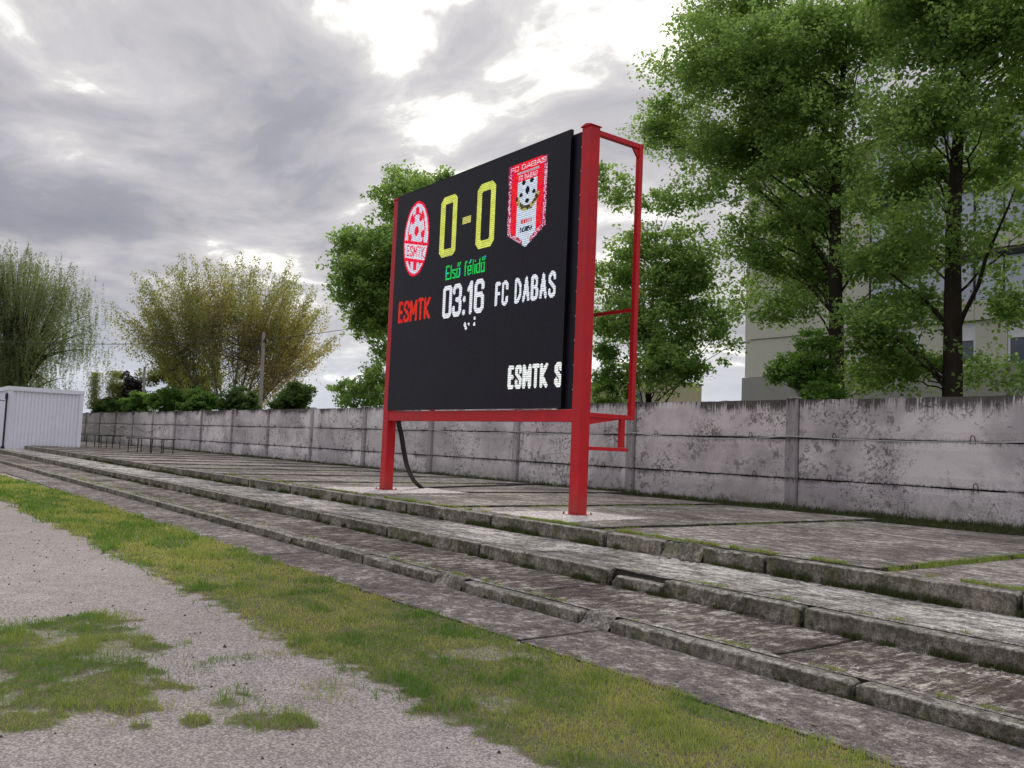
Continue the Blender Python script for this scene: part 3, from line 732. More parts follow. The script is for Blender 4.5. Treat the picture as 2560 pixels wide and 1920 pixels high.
for i, px in enumerate(PX):
    link('wall_post', post_me, wall, (px, YW, Z3 - .06))
    if i:
        for k, (a, b) in enumerate(ZP):
            link('wall_panel', pms[(i * 7 + k * 3) % 3][k], wall, (px + .18, YW + random.uniform(-.008, .008), a))
            if k and px > -50:
                for hx in (px + 1.02 + random.uniform(-.1, .1), px + 4.1 + random.uniform(-.1, .1)): link('lifting_hook', hook_me, wall, (hx, YW, a))
# cable hung along the wall
cpts = []
for i, px in enumerate(PX[:-6]):
    nxp = PX[i + 1]; za = 2.10 + .03 * math.sin(i * 2.1) - (.12 if i > 8 else 0); sag = (.07, .10, .05, .12)[i % 4]
    zb = 2.10 + .03 * math.sin((i + 1) * 2.1) - (.12 if i + 1 > 8 else 0)
    for q in range(8): u = q / 8; cpts.append((px + (nxp - px) * u, YW - .125, za + (zb - za) * u - sag * 4 * u * (1 - u)))
MB().tube(cpts, .012, 5).build('wall_cable', M['cable_white'], label='thin pale cable strung along the concrete wall at mid height', cat='cable')
MB().tube([(-60 - 1.2 * q, YW - .10, 1.75 + .25 * math.cos(q * .8)) for q in range(20)], .013, 5).build('wall_cable', M['rubber'], label='dark sagging cable on the far dark end of the wall', cat='cable')

# ------------------------------------------------------------------ scoreboard
YB = 9.798
sb = empty('scoreboard', (-14.2, YB, Z3), 'large red framed LED scoreboard on two square red posts', 'scoreboard')
ZB0, ZB1 = 2.055, 7.155
for (x0, x1) in ((-11.155, -10.935), (-17.61, -17.385)):
    po = MB().box(x0, x1, YB, YB + .22, Z3 + .012, 7.12).build('post', M['red'], sb, bevel=.008)
    MB().box(x0 - .02, x1 + .02, YB - .02, YB + .24, 7.121, 7.137).prism([(x0 - .02, 7.137), (x1 + .02, 7.137), ((x0 + x1) / 2, 7.172)], 'y', YB - .02, YB + .24).build('post_cap', M['red'], po)
    MB().box(x0 - .07, x1 + .07, YB - .07, YB + .29, Z3 + .0145, Z3 + .026).build('base_plate', M['red'], po)
    MB().box(x0 - .006, x1 + .006, YB - .006, YB + .226, Z3 + .0265, Z3 + .036).build('weld', M['red'], po)
    for bx_ in (x0 - .05, x1 + .05):
        for by_ in (YB - .05, YB + .27): MB().tube([(bx_, by_, Z3 + .0262), (bx_, by_, Z3 + .055)], .012, 6).build('anchor_bolt', M['rust'], po)
MB().box(-17.384, -11.156, YB + .01, YB + .20, ZB0, 2.265).build('bottom_beam', M['red'], sb, bevel=.006)
MB().box(-17.384, -11.156, YB + .08, YB + .20, 7.0, 7.10).build('top_rail', M['red'], sb, bevel=.004)
for (xa, s_) in ((-11.156, -1), (-17.384, 1)):
    MB().prism([(xa, 2.054), (xa + s_ * .13, 2.054), (xa, 1.90)], 'y', YB + .10, YB + .112).build('gusset', M['red'], sb)
# screen cabinet
sx0, sx1, sz0, sz1 = -17.375, -11.41, 2.285, 7.145
scr = MB().box(sx0, sx1, YB - .03, YB + .028, sz0, 7.07).box(sx0, sx1, YB - .03, YB + .0285, 7.0705, sz1).build('screen', M['screen'], sb)
MB().box(sx0 - .004, sx1 + .004, YB - .034, YB + .029, sz1 + .001, sz1 + .014).build('trim', M['black'], scr)
MB().box(-11.60, -11.158, YB + .045, YB + .07, 2.27, 7.07).build('side_panel', M['screen'], sb)
bolt_me = MB().tube([(0, 0, 0), (0, -.012, 0)], .012, 6).mesh('bolt', M['bolt'])
for q in range(11): link('bolt', bolt_me, sb, (-11.195, YB + .046, 2.6 + q * .42))
# side frame at the right and its twin at the left end
def side_frame(xc, low=True):
    w = .045; f_ = []
    def bar(name, poly):
        return MB().prism(poly, 'x', xc - w, xc + w).build(name, M['red'], sb, bevel=.004)
    yf = YB + .221
    bar('frame_bar', [(yf, 7.0), (11.0, 7.0), (11.0, 7.085), (yf, 7.085)])
    bar('frame_upright', [(11.002, 2.225), (11.095, 2.225), (11.095, 7.085), (11.002, 7.085)])
    bar('frame_bar', [(yf, 2.14), (11.095, 2.14), (11.095, 2.222), (yf, 2.222)])
    MB().prism([(11.001, 6.998), (10.86, 6.998), (11.001, 6.82)], 'x', xc - .02, xc + .02).build('gusset', M['red'], sb)
    MB().prism([(yf, 2.138), (10.75, 2.138), (yf, 2.02)], 'x', xc - .03, xc + .03).build('gusset', M['red'], sb)
    if not low: return
    MB().box(xc - .04, xc + .04, 10.78, 10.87, 1.655, 2.138).build('hanger', M['red'], sb, bevel=.003)
    MB().box(xc - .04, xc + .04, yf, 10.96, 1.59, 1.652).build('frame_bar', M['red'], sb, bevel=.003)
side_frame(-11.0); side_frame(-17.52, False)
for zz in (4.12,): MB().box(-17.475, -11.046, 11.1, 11.15, zz - .03, zz + .03).build('back_rail', M['red'], sb)

# LED content
NX, NY = 300, 243
pw_, ph_ = (sx1 - sx0) / NX, (sz1 - sz0) / NY
u0 = lambda u: u * (5.95) + (-17.36 - sx0)      # measured board coordinates -> metres from sx0
v0 = lambda v: v * 4.85 + (2.29 - sz0)
gx = (np.arange(NX) + .5) * pw_; gzv = (np.arange(NY) + .5) * ph_
GX, GZ = np.meshgrid(gx, gzv)
def segdist(a, b):
    ax, az = a; bx, bz = b; dx, dz = bx - ax, bz - az; L2 = dx * dx + dz * dz + 1e-12
    u = np.clip(((GX - ax) * dx + (GZ - az) * dz) / L2, 0, 1); return np.hypot(GX - ax - u * dx, GZ - az - u * dz)
def inpoly(poly):
    ins = np.zeros(GX.shape, bool); n = len(poly)
    for i in range(n):
        (x1, z1), (x2, z2) = poly[i], poly[(i + 1) % n]
        if z1 == z2: continue
        c = ((z1 > GZ) != (z2 > GZ)) & (GX < (x2 - x1) * (GZ - z1) / (z2 - z1) + x1); ins ^= c
    return ins
RO = [(0, .05), (0, .95), (.15, 1), (.85, 1), (1, .95), (1, .05), (.85, 0), (.15, 0), (0, .05)]
G = {'0': (1, [RO]), '1': (.55, [[(.0, .8), (.7, 1), (.7, 0)]]), '-': (.6, [[(0, .5), (1, .5)]]),
     '3': (1, [[(0, .8), (0, .9), (.22, 1), (.78, 1), (1, .9), (1, .62), (.8, .52), (.45, .52)], [(.8, .52), (1, .42), (1, .1), (.78, 0), (.22, 0), (0, .1), (0, .22)]]),
     '6': (1, [[(1, .78), (1, .9), (.78, 1), (.22, 1), (0, .9), (0, .1), (.22, 0), (.78, 0), (1, .1), (1, .45), (.78, .56), (0, .56)]]),
     ':': (.12, [[(.5, .46), (.5, .50)], [(.5, .0), (.5, .04)]]), ' ': (.45, []),
     'E': (.8, [[(1, 1), (0, 1), (0, 0), (1, 0)], [(0, .5), (.85, .5)]]), 'F': (.8, [[(1, 1), (0, 1), (0, 0)], [(0, .52), (.85, .52)]]),
     'S': (1, [[(1, .78), (1, .9), (.78, 1), (.22, 1), (0, .9), (0, .68), (1, .34), (1, .1), (.78, 0), (.22, 0), (0, .1), (0, .24)]]),
     'M': (1.35, [[(0, 0), (0, 1), (.5, .35), (1, 1), (1, 0)]]), 'T': (.95, [[(0, 1), (1, 1)], [(.5, 1), (.5, 0)]]),
     'K': (1.05, [[(0, 0), (0, 1)], [(1, 1), (.05, .48), (1, 0)]]),
     'C': (1, [[(1, .72), (1, .9), (.78, 1), (.22, 1), (0, .9), (0, .1), (.22, 0), (.78, 0), (1, .1), (1, .28)]]),
     'D': (1, [[(0, 0), (0, 1), (.5, 1), (1, .74), (1, .26), (.5, 0), (0, 0)]]), 'A': (1.1, [[(0, 0), (.5, 1), (1, 0)], [(.2, .32), (.8, .32)]]),
     'B': (1, [[(0, 0), (0, 1), (.75, 1), (.95, .88), (.95, .62), (.7, .52), (0, .52)], [(.7, .52), (1, .4), (1, .12), (.75, 0), (0, 0)]]),
     'l': (.1, [[(.5, 0), (.5, 1)]]), 's': (.6, [[(1, .6), (0, .66), (0, .42), (1, .28), (1, 0), (0, .04)]]),
     'o': (.65, [[(0, 0), (0, .66), (1, .66), (1, 0), (0, 0)], [(.3, .88), (.5, 1.12)], [(.9, .88), (1.2, 1.12)]]),
     'f': (.5, [[(.9, 1), (.4, 1), (.4, 0)], [(0, .66), (.9, .66)]]), 'e': (.65, [[(1, .05), (0, 0), (0, .66), (1, .66), (1, .34), (0, .34)], [(.4, .88), (.8, 1.12)]]),
     'i': (.1, [[(.5, 0), (.5, .66)], [(.5, .9), (.5, .96)]]), 'd': (.65, [[(1, 1), (1, 0), (0, 0), (0, .66), (1, .66)]])}
def text_masks(s, uv, th, gap=.3, clipx=None):
    u_0, u_1, v_0, v_1 = uv; x0, x1, z0, z1 = u0(u_0), u0(u_1), v0(v_0), v0(v_1)
    ws = [G[c][0] for c in s]; tot = sum(ws); n = len(s)
    unit = (x1 - x0 - th * n - gap * th * (n - 1)) / tot
    x = x0; out = []
    for c, w in zip(s, ws):
        gw = w * unit; mk = np.zeros(GX.shape, bool)
        for pl_ in G[c][1]:
            pts = [(x + th / 2 + a * gw, z0 + th / 2 + b * (z1 - z0 - th)) for a, b in pl_]
            for a, b in zip(pts[:-1], pts[1:]): mk |= segdist(a, b) < th / 2
        x += gw + th * (1 + gap)
        if clipx is not None: mk &= GX < clipx
        out.append(mk)
    return out
def text_mask(*a, **k): return np.logical_or.reduce(text_masks(*a, **k))
def led_text(name, masks, colf):
    for mk in masks: led(name, mk, colf)
def led(name, mask, colf, gain=1.0):
    jj, ii = np.nonzero(mask); n = len(jj)
    if n == 0: return
    x0 = sx0 + ii * pw_ + pw_ * .03; x1 = x0 + pw_ * .94; z0 = sz0 + jj * ph_ + ph_ * .06; z1 = z0 + ph_ * np.where(jj % 2 == 0, .90, .62)
    yy = np.full(n, YB - .0325)
    V = np.stack([np.stack([x0, yy, z0], 1), np.stack([x1, yy, z0], 1), np.stack([x1, yy, z1], 1), np.stack([x0, yy, z1], 1)], 1).reshape(-1, 3)
    F = np.arange(n * 4).reshape(-1, 4)
    col = colf(jj, ii) if callable(colf) else np.tile(np.array(colf, float), (n, 1))
    col = col * (1 + rng.normal(0, .10, (n, 1))) * gain + rng.normal(0, .02, (n, 3)); col = np.clip(col, 0, 4)
    me = mesh_np(name, V, F, M['led'])
    a = me.attributes.new('led', 'FLOAT_COLOR', 'FACE'); a.data.foreach_set('color', np.concatenate([col, np.ones((n, 1))], 1).astype(np.float32).ravel())
    link(name, me, scr)
def led_m(t):
    e = t.new('ShaderNodeEmission'); t.put(e, 0, t.attr('led', 'Color')); e.inputs[1].default_value = .60; return e.outputs[0]
M['led'] = material('led_light', led_m)
yel = lambda j, i: np.array([.66, .72, .13]) * (.9 + .3 * vnoise(i * .15, j * .12, 3))[:, None]
led('score_digit', text_mask('0', (.309, .413, .653, .920), .165), yel)
led('score_digit', text_mask('0', (.532, .636, .650, .918), .165), yel)
led('score_dash', (GX > u0(.448)) & (GX < u0(.498)) & (GZ > v0(.774)) & (GZ < v0(.802)), (.6, .58, .16))
led_text('letter', text_masks('Elso felido', (.358, .592, .552, .612), .036, .55), lambda j, i: np.stack([.02 + 0 * i, .55 + .2 * vnoise(i * .2, j * .1, 4), .10 + .5 * (vnoise(i * .12, j * .1, 9) > .62)], 1))
led_text('digit', text_masks('03:16', (.349, .595, .388, .526), .098, .35), (.86, .88, .95))
led_text('letter', text_masks('FC DABAS', (.656, .957, .401, .496), .070, .5), (.84, .88, .96))
led_text('letter', text_masks('ESMTK', (.043, .268, .397, .496), .080, .32), (.75, .035, .02))
led_text('letter', text_masks('ESMTK S', (.744, 1.002, .074, .163), .084, .32, u0(.998)), (.92, .95, .93))
dm = np.zeros(GX.shape, bool)
for (a, b, r_) in ((.492, .347, .045), (.514, .348, .03), (.499, .333, .035), (.547, .344, .04), (.548, .369, .035)): dm |= np.hypot(GX - u0(a), GZ - v0(b)) < r_
led('stray_light', dm, (.85, .87, .95)); scr.children[-1]['kind'] = 'stuff'
# oval crest with red and white stripes, ball and slanted name band
ccx, ccz = u0(.146), v0(.775); rx, rz = .090 * 5.95, .172 * 4.85
def sup(sx_, sz_): return np.hypot((GX - ccx) / sx_, (GZ - ccz) / sz_)
r1 = sup(rx, rz) < 1
cols = np.zeros(GX.shape + (3,)); RED = np.array([.95, .02, .06]); WH = np.array([.78, .78, .92]); PK = np.array([.85, .25, .35])
cols[:] = RED
cols[sup(rx * .90, rz * .93) < 1] = WH * .95
inn = sup(rx * .76, rz * .85) < 1
stripe = (np.floor((GX - ccx) / (rx * .235) + .5) % 2 == 0)
cols[inn & stripe] = RED; cols[inn & ~stripe] = WH * .9
bz = v0(.81); ball = np.hypot((GX - ccx) / (rx * .60), (GZ - bz) / (rz * .44))
cols[(ball < 1.12)] = RED; cols[ball < 1] = WH * .92
cols[np.hypot((GX - ccx) / (rx * .17), (GZ - bz) / (rz * .13)) < 1] = RED
for a in range(5):
    an = a * 2 * math.pi / 5 + math.pi / 2; px_, pz_ = ccx + math.cos(an) * rx * .52, bz - math.sin(an) * rz * .40
    cols[np.hypot((GX - px_) / (rx * .14), (GZ - pz_) / (rz * .10)) < 1] = RED
tilt_ = -(GX - ccx) * .22
bt_, bb_ = v0(.748), v0(.682)
band = (GZ < bt_ + tilt_) & (GZ > bb_ + tilt_) & r1
cols[(GZ < bt_ + .07 + tilt_) & (GZ > bb_ - .07 + tilt_) & (sup(rx * .93, rz) < 1)] = RED
cols[band & (sup(rx * .9, rz) < 1)] = WH
zz = (GZ - bb_ - tilt_) / (bt_ - bb_); xx_ = (GX - ccx) / rx
sv = GZ.copy(); GZ_ = GZ - tilt_
GZ = GZ_; tm = text_mask('ESMTK', (.083, .210, .690, .742), .034, .5); GZ = sv
cols[tm & band] = RED
led('crest', r1, lambda j, i: cols[j, i])
# pennant crest
pn = [(u0(.703), v0(.948)), (u0(.897), v0(.945)), (u0(.897), v0(.678)), (u0(.803), v0(.612)), (u0(.708), v0(.672))]
pmask = inpoly(pn)
c2 = np.zeros(GX.shape + (3,)); R2 = np.array([.72, .015, .03]); DR = np.array([.45, .02, .10]); c2[:] = R2 * 1.3
def band_uv(a, b, c, d_): return (GX > u0(a)) & (GX < u0(b)) & (GZ > v0(c)) & (GZ < v0(d_))
c2[band_uv(.70, .721, .60, .96) | band_uv(.879, .90, .60, .96)] = DR
W2 = np.array([.66, .74, .86])
c2[band_uv(.752, .851, .60, .872)] = W2
tiny = {'F': '111100110100100', 'C': '111100100100111', 'D': '110101101101110', 'A': '010101111101101', 'B': '110101110101110', 'S': '111100111001111', ' ': '0' * 15}
def tiny_text(s, iu, jv, col, step=4):
    for q, ch in enumerate(s):
        bits = tiny[ch]
        for r_ in range(5):
            for c_ in range(3):
                if bits[r_ * 3 + c_] == '1':
                    j_, i_ = int(jv - r_ * 1.67), int(iu + (q * step + c_) * 1.67)
                    for dj in (0, 1):
                        for di in (0, 1):
                            if pmask[j_ - dj, min(NX - 1, i_ + di)]: c2[j_ - dj, min(NX - 1, i_ + di)] = col
c2[text_mask('FC DABAS', (.712, .889, .918, .941), .021, .35) & pmask] = (.85, .6, .7)
c2[band_uv(.748, .856, .902, .909) & pmask] = (.5, .45, .55)
c2[text_mask('FC DABAS', (.755, .849, .878, .897), .0195, .3) & pmask] = (.85, .55, .7)
edge = np.zeros(GX.shape, bool)
for a, b in zip(pn[1:], pn[2:] + pn[:1]): edge |= segdist(a, b) < .085
edge &= pmask & (GZ < v0(.915))
et = edge & (vnoise(np.floor(GX / pw_) * 1.7, np.floor(GZ / ph_) * .8, 77) > .5)
c2[edge] = DR; c2[et] = (.85, .5, .62)
c2[band_uv(.785, .823, .612, .66) & pmask] = W2
bcx, bcz = u0(.803), v0(.832)
for a in range(5):
    an = a * 2 * math.pi / 5 + math.pi / 2 + .63
    c2[np.hypot((GX - bcx - math.cos(an) * .20) / .055, (GZ - bcz - math.sin(an) * .20) / .042) < 1] = (.01, .015, .02)
c2[np.hypot((GX - bcx) / .06, (GZ - bcz) / .075) < 1] = (.01, .015, .02)
wr = np.hypot((GX - bcx) / .33, (GZ - v0(.835)) / .36); wre = (wr > .82) & (wr < 1.12) & (GZ < v0(.815))
c2[wre] = (.50, .42, .16); c2[wre & (vnoise(GX * 22, GZ * 22, 5) > .55)] = (.06, .05, .03)
c2[band_uv(.775, .83, .703, .722) & (vnoise(np.floor(GX / pw_), 0 * GZ, 8) > .3)] = (.7, .05, .05)
c2[band_uv(.772, .834, .672, .690) & (vnoise(np.floor(GX / pw_), np.floor(GZ / ph_), 18) > .25)] = (.04, .06, .08)
led('pennant', pmask, lambda j, i: c2[j, i])

# conduits from the board into the ground
for off, rr in ((0, .036), (.085, .034)):
    pts = [(-17.20 + off, 9.93, 2.10), (-17.19 + off, 9.96, 1.95), (-17.22 + off, 10.05, 1.74), (-17.32 + off, 10.19, 1.40), (-17.47 + off, 10.36, 1.11), (-17.66 + off, 10.58, .88), (-17.88 + off, 10.82, .71), (-18.03 + off, 11.05, .59), (-18.15 + off, 11.26, Z3)]
    MB().tube(pts, rr, 8).build('conduit', M['rubber'], smooth=True, label=('outer thick black conduit' if off else 'inner thick black conduit') + ' curving from the left post down to the slab', cat='conduit', group='black conduits under the scoreboard')
MB().tube([(-18.15 - .34 * q, 11.25 + .83 * q, Z3 + .014 + .004 * math.sin(q)) for q in range(8)], .02, 5).build('ground_cable', M['rubber'], label='dark cable lying on the terrace slab running to the wall', cat='cable')

# ------------------------------------------------------------------ white container
ct = empty('container', (-59, 9.2, .13), 'white corrugated metal storage container at the far end of the steps', 'container')
def corr(a0, a1, n):
    p = []; s_ = (a1 - a0) / n
    for i in range(n): p += [(a0 + s_ * i, 0), (a0 + s_ * (i + .66), 0), (a0 + s_ * (i + .74), .05), (a0 + s_ * (i + .92), .05)]
    p.append((a1, 0)); return p
def corr_mesh(name, n, a0, a1, z0f, z1, fn):
    V = []; F = []
    for i, (a, dd) in enumerate(corr(a0, a1, n)):
        V += [fn(a, dd, z0f(a)), fn(a, dd, z1)]
        if i: F.append((2 * i - 2, 2 * i, 2 * i + 1, 2 * i - 1))
    me = bpy.data.meshes.new(name); me.from_pydata(V, [], F); me.materials.append(M['white_metal']); return link(name, me, ct)
zst = lambda y: Z3 - .03 if y > Y3 + .1 else .28
corr_mesh('corrugated_side', 18, 7.62, 11.0, zst, 3.50, lambda a, dd, z: (-55.43 - dd, a, z))
corr_mesh('corrugated_side', 40, -63, -55.55, lambda a: .12, 3.5, lambda a, dd, z: (a, 7.40 + dd, z))
MB().box(-55.42, -55.36, 7.36, 7.62, .13, 3.5).box(-55.62, -55.42, 7.36, 7.41, .13, 3.5).build('corner_post', M['white_metal'], ct)
MB().box(-55.42, -55.36, 11.0, 11.2, Z3, 3.5).build('corner_post', M['white_metal'], ct)
MB().box(-63, -55.34, 7.33, 11.23, 3.505, 3.74).build('roof_edge', M['white_metal'], ct, bevel=.01)
MB().box(-63, -55.55, 7.5, 11.1, .5, 3.5).build('body', M['white_metal'], ct)
dp = MB().tube([(-55.25, 7.30, .10), (-55.25, 7.30, 3.2), (-55.3, 7.30, 3.35)], .05, 8).build('downpipe', M['black'], ct)
MB().box(-55.36, -55.2, 7.2, 7.38, .10, .42).box(-55.34, -55.22, 7.22, 7.36, 3.0, 3.28).build('bracket', M['black'], dp)
MB().tube([(-55.25, 7.3, 2.9), (-55.6, 5.5, 3.1), (-56, 3, 3.2)], .02, 4).build('overhead_wire', M['rubber'], label='short dark wire running off from the container corner', cat='wire')

# ------------------------------------------------------------------ tables
tb0 = None
def make_table(dark=False, tw=.62, tl=1.45, h=.70):
    t_ = empty('table', (0, 0, 0))
    tp = MB().box(-tl / 2, tl / 2, -tw / 2, tw / 2, h + .041, h + .062).build('table_top', M['black'] if dark else M['table_top'], t_, bevel=.004)
    MB().box(-tl / 2 + .02, tl / 2 - .02, -tw / 2 + .02, tw / 2 - .02, h, h + .04).build('apron', M['black'], t_)
    for sx_ in (-1, 1):
        for sy_ in (-1, 1):
            MB().tube([(sx_ * (tl / 2 - .18), sy_ * (tw / 2 - .05), 0), (sx_ * (tl / 2 - .2), sy_ * (tw / 2 - .06), h)], .024, 5).build('leg', M['black'], t_)
        MB().tube([(sx_ * (tl / 2 - .19), -(tw / 2 - .055), h * .48), (sx_ * (tl / 2 - .19), tw / 2 - .055, h * .48)], .011, 5).build('stretcher', M['black'], t_)
    MB().tube([(-(tl / 2 - .19), tw / 2 - .055, h * .52), (tl / 2 - .19, tw / 2 - .055, h * .52)], .011, 5).build('stretcher', M['black'], t_)
    return t_
def copy_tree(o, parent=None):
    c = o.copy(); C.objects.link(c)
    if parent is not None: c.parent = parent
    for ch in list(o.children): copy_tree(ch, c)
    return c
ta = make_table(); td = make_table(True)
tl_ = [(ta, (-46.55, 12.15, Z3), 2.30, 'light topped metal table left of the pair standing before the wall'), (None, (-44.9, 12.8, Z3), 2.35, 'light topped metal table right of the pair nearest the scoreboard'),
       (None, (-56.6, 12.0, Z3), 2.1, 'light topped metal table tucked against the white container'), (td, (-54.2, 12.5, Z3), 2.2, 'dark topped metal table standing between the container and the light tables')]
for (o, loc, rz, lb) in tl_:
    if o is None: o = copy_tree(ta)
    o.location = loc; o.rotation_euler = (0, 0, rz); tag(o, lb, 'table', 'metal tables on the terrace')

# ------------------------------------------------------------------ trees
def leaves_mesh(name, P, size, mat, tint, seed, updir=.35, aspect=.75):
    r = np.random.default_rng(seed); n = len(P)
    nrm = r.normal(0, 1, (n, 3)); nrm[:, 2] = np.abs(nrm[:, 2]) + updir; nrm /= np.linalg.norm(nrm, axis=1)[:, None]
    a = r.normal(0, 1, (n, 3)); a[:, 2] -= .5; a -= nrm * (a * nrm).sum(1)[:, None]; a /= np.linalg.norm(a, axis=1)[:, None]
    b = np.cross(nrm, a); s = size * r.uniform(.5, 1.35, n)
    A = a * s[:, None]; B = b * (s * aspect * .5)[:, None]
    fold = nrm * (s * .12)[:, None]
    V = np.stack([P - A * .5, P - A * .05 + B + fold, P + A * .5, P - A * .05 - B + fold], 1).reshape(-1, 3)
    return mesh_np(name, V, np.arange(n * 4).reshape(-1, 4), mat, False, tint)
def sample_lobes(lobes, n, r, shell=.55):
    vol = np.array([l[3] ** 1.7 * l[4] ** .9 * l[5] for l in lobes]); pr = vol / vol.sum()
    k = r.choice(len(lobes), n, p=pr); u = r.normal(0, 1, (n, 3)); u /= np.linalg.norm(u, axis=1)[:, None]
    rad = r.uniform(0, 1, n) ** shell
    L = np.array([l[:5] for l in lobes])[k]
    return L[:, :3] + u * rad[:, None] * np.stack([L[:, 3], L[:, 3], L[:, 4]], 1)
def tree(name, label, base, top, r0, lobes, nclump, per, size, lmat, seed, group=None, cr=.34, bark='bark', nbr=90, cat='tree', thr=.0, updir=.35, crown_name='crown', lean=.4, clear=None, spn=9, spd=None):
    spd = spd or cr * 2.7; cr = cr * .58
    r = np.random.default_rng(seed); random.seed(seed)
    root = empty(name, (base[0], base[1], 0), label, cat, group)
    b = Vector((base[0], base[1], -.05)); tp = Vector(top)
    tr = []; n = 12
    for i in range(n + 1):
        u = i / n; p = b.lerp(tp, u) + Vector((math.sin(u * 7 + seed) * .06, math.cos(u * 5 + seed) * .06, 0)) * (u * 2); tr.append(p)
    rad = [r0 * (1.35 if i == 0 else 1.08 if i == 1 else 1) * (1 - .80 * (i / n) ** 1.2) for i in range(n + 1)]
    MB().tube(tr, rad, 10).build('trunk', M[bark], root, smooth=True)
    spr = sample_lobes(lobes, max(3, nclump // spn), r, .6)
    if thr: spr = spr[fbm(spr[:, 0] * .9 + spr[:, 1] * .5, spr[:, 2] * .9, seed) > thr]
    so = np.repeat(np.arange(len(spr)), spn); u_ = r.normal(0, 1, (len(so), 3)); u_ /= np.linalg.norm(u_, axis=1)[:, None]
    cc = spr[so] + u_ * (r.uniform(0, 1, len(so)) ** .5)[:, None] * np.array([spd, spd, spd * .62]) * r.uniform(.6, 1.25, len(spr))[so][:, None]
    if clear:
        vd = np.array([base[0], base[1]]); vd = vd / np.linalg.norm(vd); q2 = cc[:, :2] - np.array(base[:2]); al = q2 @ vd; pe = np.abs(q2 @ np.array([-vd[1], vd[0]]))
        cc = cc[~((al < .2) & (pe < clear[2]) & (cc[:, 2] > clear[0]) & (cc[:, 2] < clear[1]) & (r.uniform(0, 1, len(cc)) < .6))]
    nclump = len(cc)
    br = MB(); idx = r.choice(nclump, min(nbr, nclump), replace=False)
    H = tp.z
    for q in idx:
        e = Vector(cc[q]); hd = math.hypot(e.x - tp.x, e.y - tp.y)
        z0 = min(max(e.z - hd * r.uniform(.35, .95) - .3, H * .24), H * .97)
        u = z0 / H; s0 = b.lerp(tp, u); s0 = tr[min(n, int(u * n))].lerp(tr[min(n, int(u * n) + 1)], u * n - int(u * n)) if u < 1 else tp
        mid = s0.lerp(e, .5) + Vector((r.normal(0, .15), r.normal(0, .15), .12 * (e - s0).length))
        rr = r0 * (1 - .75 * u) * r.uniform(.12, .30) * (1.25 if (e - s0).length > 3 else .8)
        pts = []
        for k in range(7):
            w = k / 6; pts.append((1 - w) ** 2 * s0 + 2 * w * (1 - w) * mid + w * w * e + Vector((r.normal(0, .03), r.normal(0, .03), r.normal(0, .03))) * (w > 0))
        br.tube(pts, [rr * (1 - w / 6 * .85) + .004 for w in range(7)], 5, False)
        for k in range(3):
            a0 = pts[r.integers(2, 6)]; e2 = Vector(cc[r.integers(nclump)])
            if (e2 - a0).length < 1.8: br.tube([a0, a0.lerp(e2, .5) + Vector((0, 0, .08)), e2], [rr * .35 + .003, rr * .2 + .003, .004], 4, False)
    br.build('branches', M[bark], root, smooth=True, kind='stuff')
    ct_ = r.uniform(0, 1, nclump)
    k = r.poisson(per, nclump).clip(4); own = np.repeat(np.arange(nclump), k)
    sq = r.uniform(.6, 1.3, nclump)
    P = cc[own] + np.clip(r.normal(0, 1, (len(own), 3)), -1.5, 1.5) * np.array([cr, cr, cr * .72]) * sq[own][:, None]
    tint = np.clip(ct_[own] * .55 + r.uniform(0, .45, len(own)), 0, 1)
    link(crown_name, leaves_mesh(crown_name, P, size, M[lmat], tint, seed + 1, updir), root)['kind'] = 'stuff'
    return root

A_l = [(-21.0, 23.0, 14.5, 1.33, 1.16, 1), (-22.6, 24.4, 13.7, 1.32, 0.97, 1), (-18.4, 21.9, 14.6, 1.59, 1.36, 1), (-19.1, 24.4, 17.3, 2.45, 1.47, 1), (-16.1, 22.4, 13.5, 2.14, 1.71, 1), (-18.8, 22.8, 11.8, 1.63, 1.16, 1), (-18.1, 24.0, 11.8, 2.03, 1.4, 1), (-14.9, 22.7, 11.1, 1.8, 1.52, 1), (-14.2, 23.2, 14.4, 2.34, 1.52, 1), (-18.1, 21.5, 9.8, 1.1, 0.73, 1), (-17.1, 23.8, 9.4, 1.8, 1.13, 1), (-14.9, 23.1, 9.1, 1.45, 1.18, 1), (-17.0, 22.5, 7.8, 1.45, 0.87, .9), (-16.0, 23.9, 7.4, 1.45, 0.87, .9), (-18.6, 22.4, 8.4, 1.06, 0.76, 1), (-13.6, 22.9, 7.3, 1.19, 1.05, 1), (-15.7, 21.8, 6.1, 0.96, 0.55, .7), (-18.0, 22.7, 6.7, 0.82, 0.6, .8)]
B_l = [(-10.6, 20.3, 11.7, 1.58, 1.18, 1), (-9.2, 20.4, 11.7, 1.29, 0.97, .7), (-9.3, 21.9, 10.7, 1.12, 1.23, .7), (-10.3, 19.8, 9.8, 1.31, 0.93, 1), (-11.7, 21.3, 9.0, 1.25, 0.9, 1), (-9.8, 21.7, 9.2, 1.24, 0.9, .9), (-8.4, 20.1, 7.3, 0.85, 0.65, 1.0), (-10.2, 19.7, 7.2, 1.07, 0.75, .8), (-9.6, 20.3, 6.2, 0.8, 0.55, .9), (-12.0, 21.5, 6.9, 0.9, 0.72, .9), (-11.1, 21.2, 5.5, 1.1, 0.69, .7), (-11.6, 20.0, 4.8, 0.91, 0.57, .8), (-11.4, 20.8, 4.0, 1.32, 0.52, 1), (-9.9, 21.5, 3.9, 0.77, 0.39, .9), (-8.7, 20.8, 5.4, 0.65, 0.5, 1.0), (-8.9, 21.4, 3.6, 0.53, 0.32, .8), (-13.3, 22.4, 4.1, 0.77, 0.51, 1), (-10.2, 21, 14, 2.3, 1.6, 1), (-7, 21, 13, 2, 2, .6)]
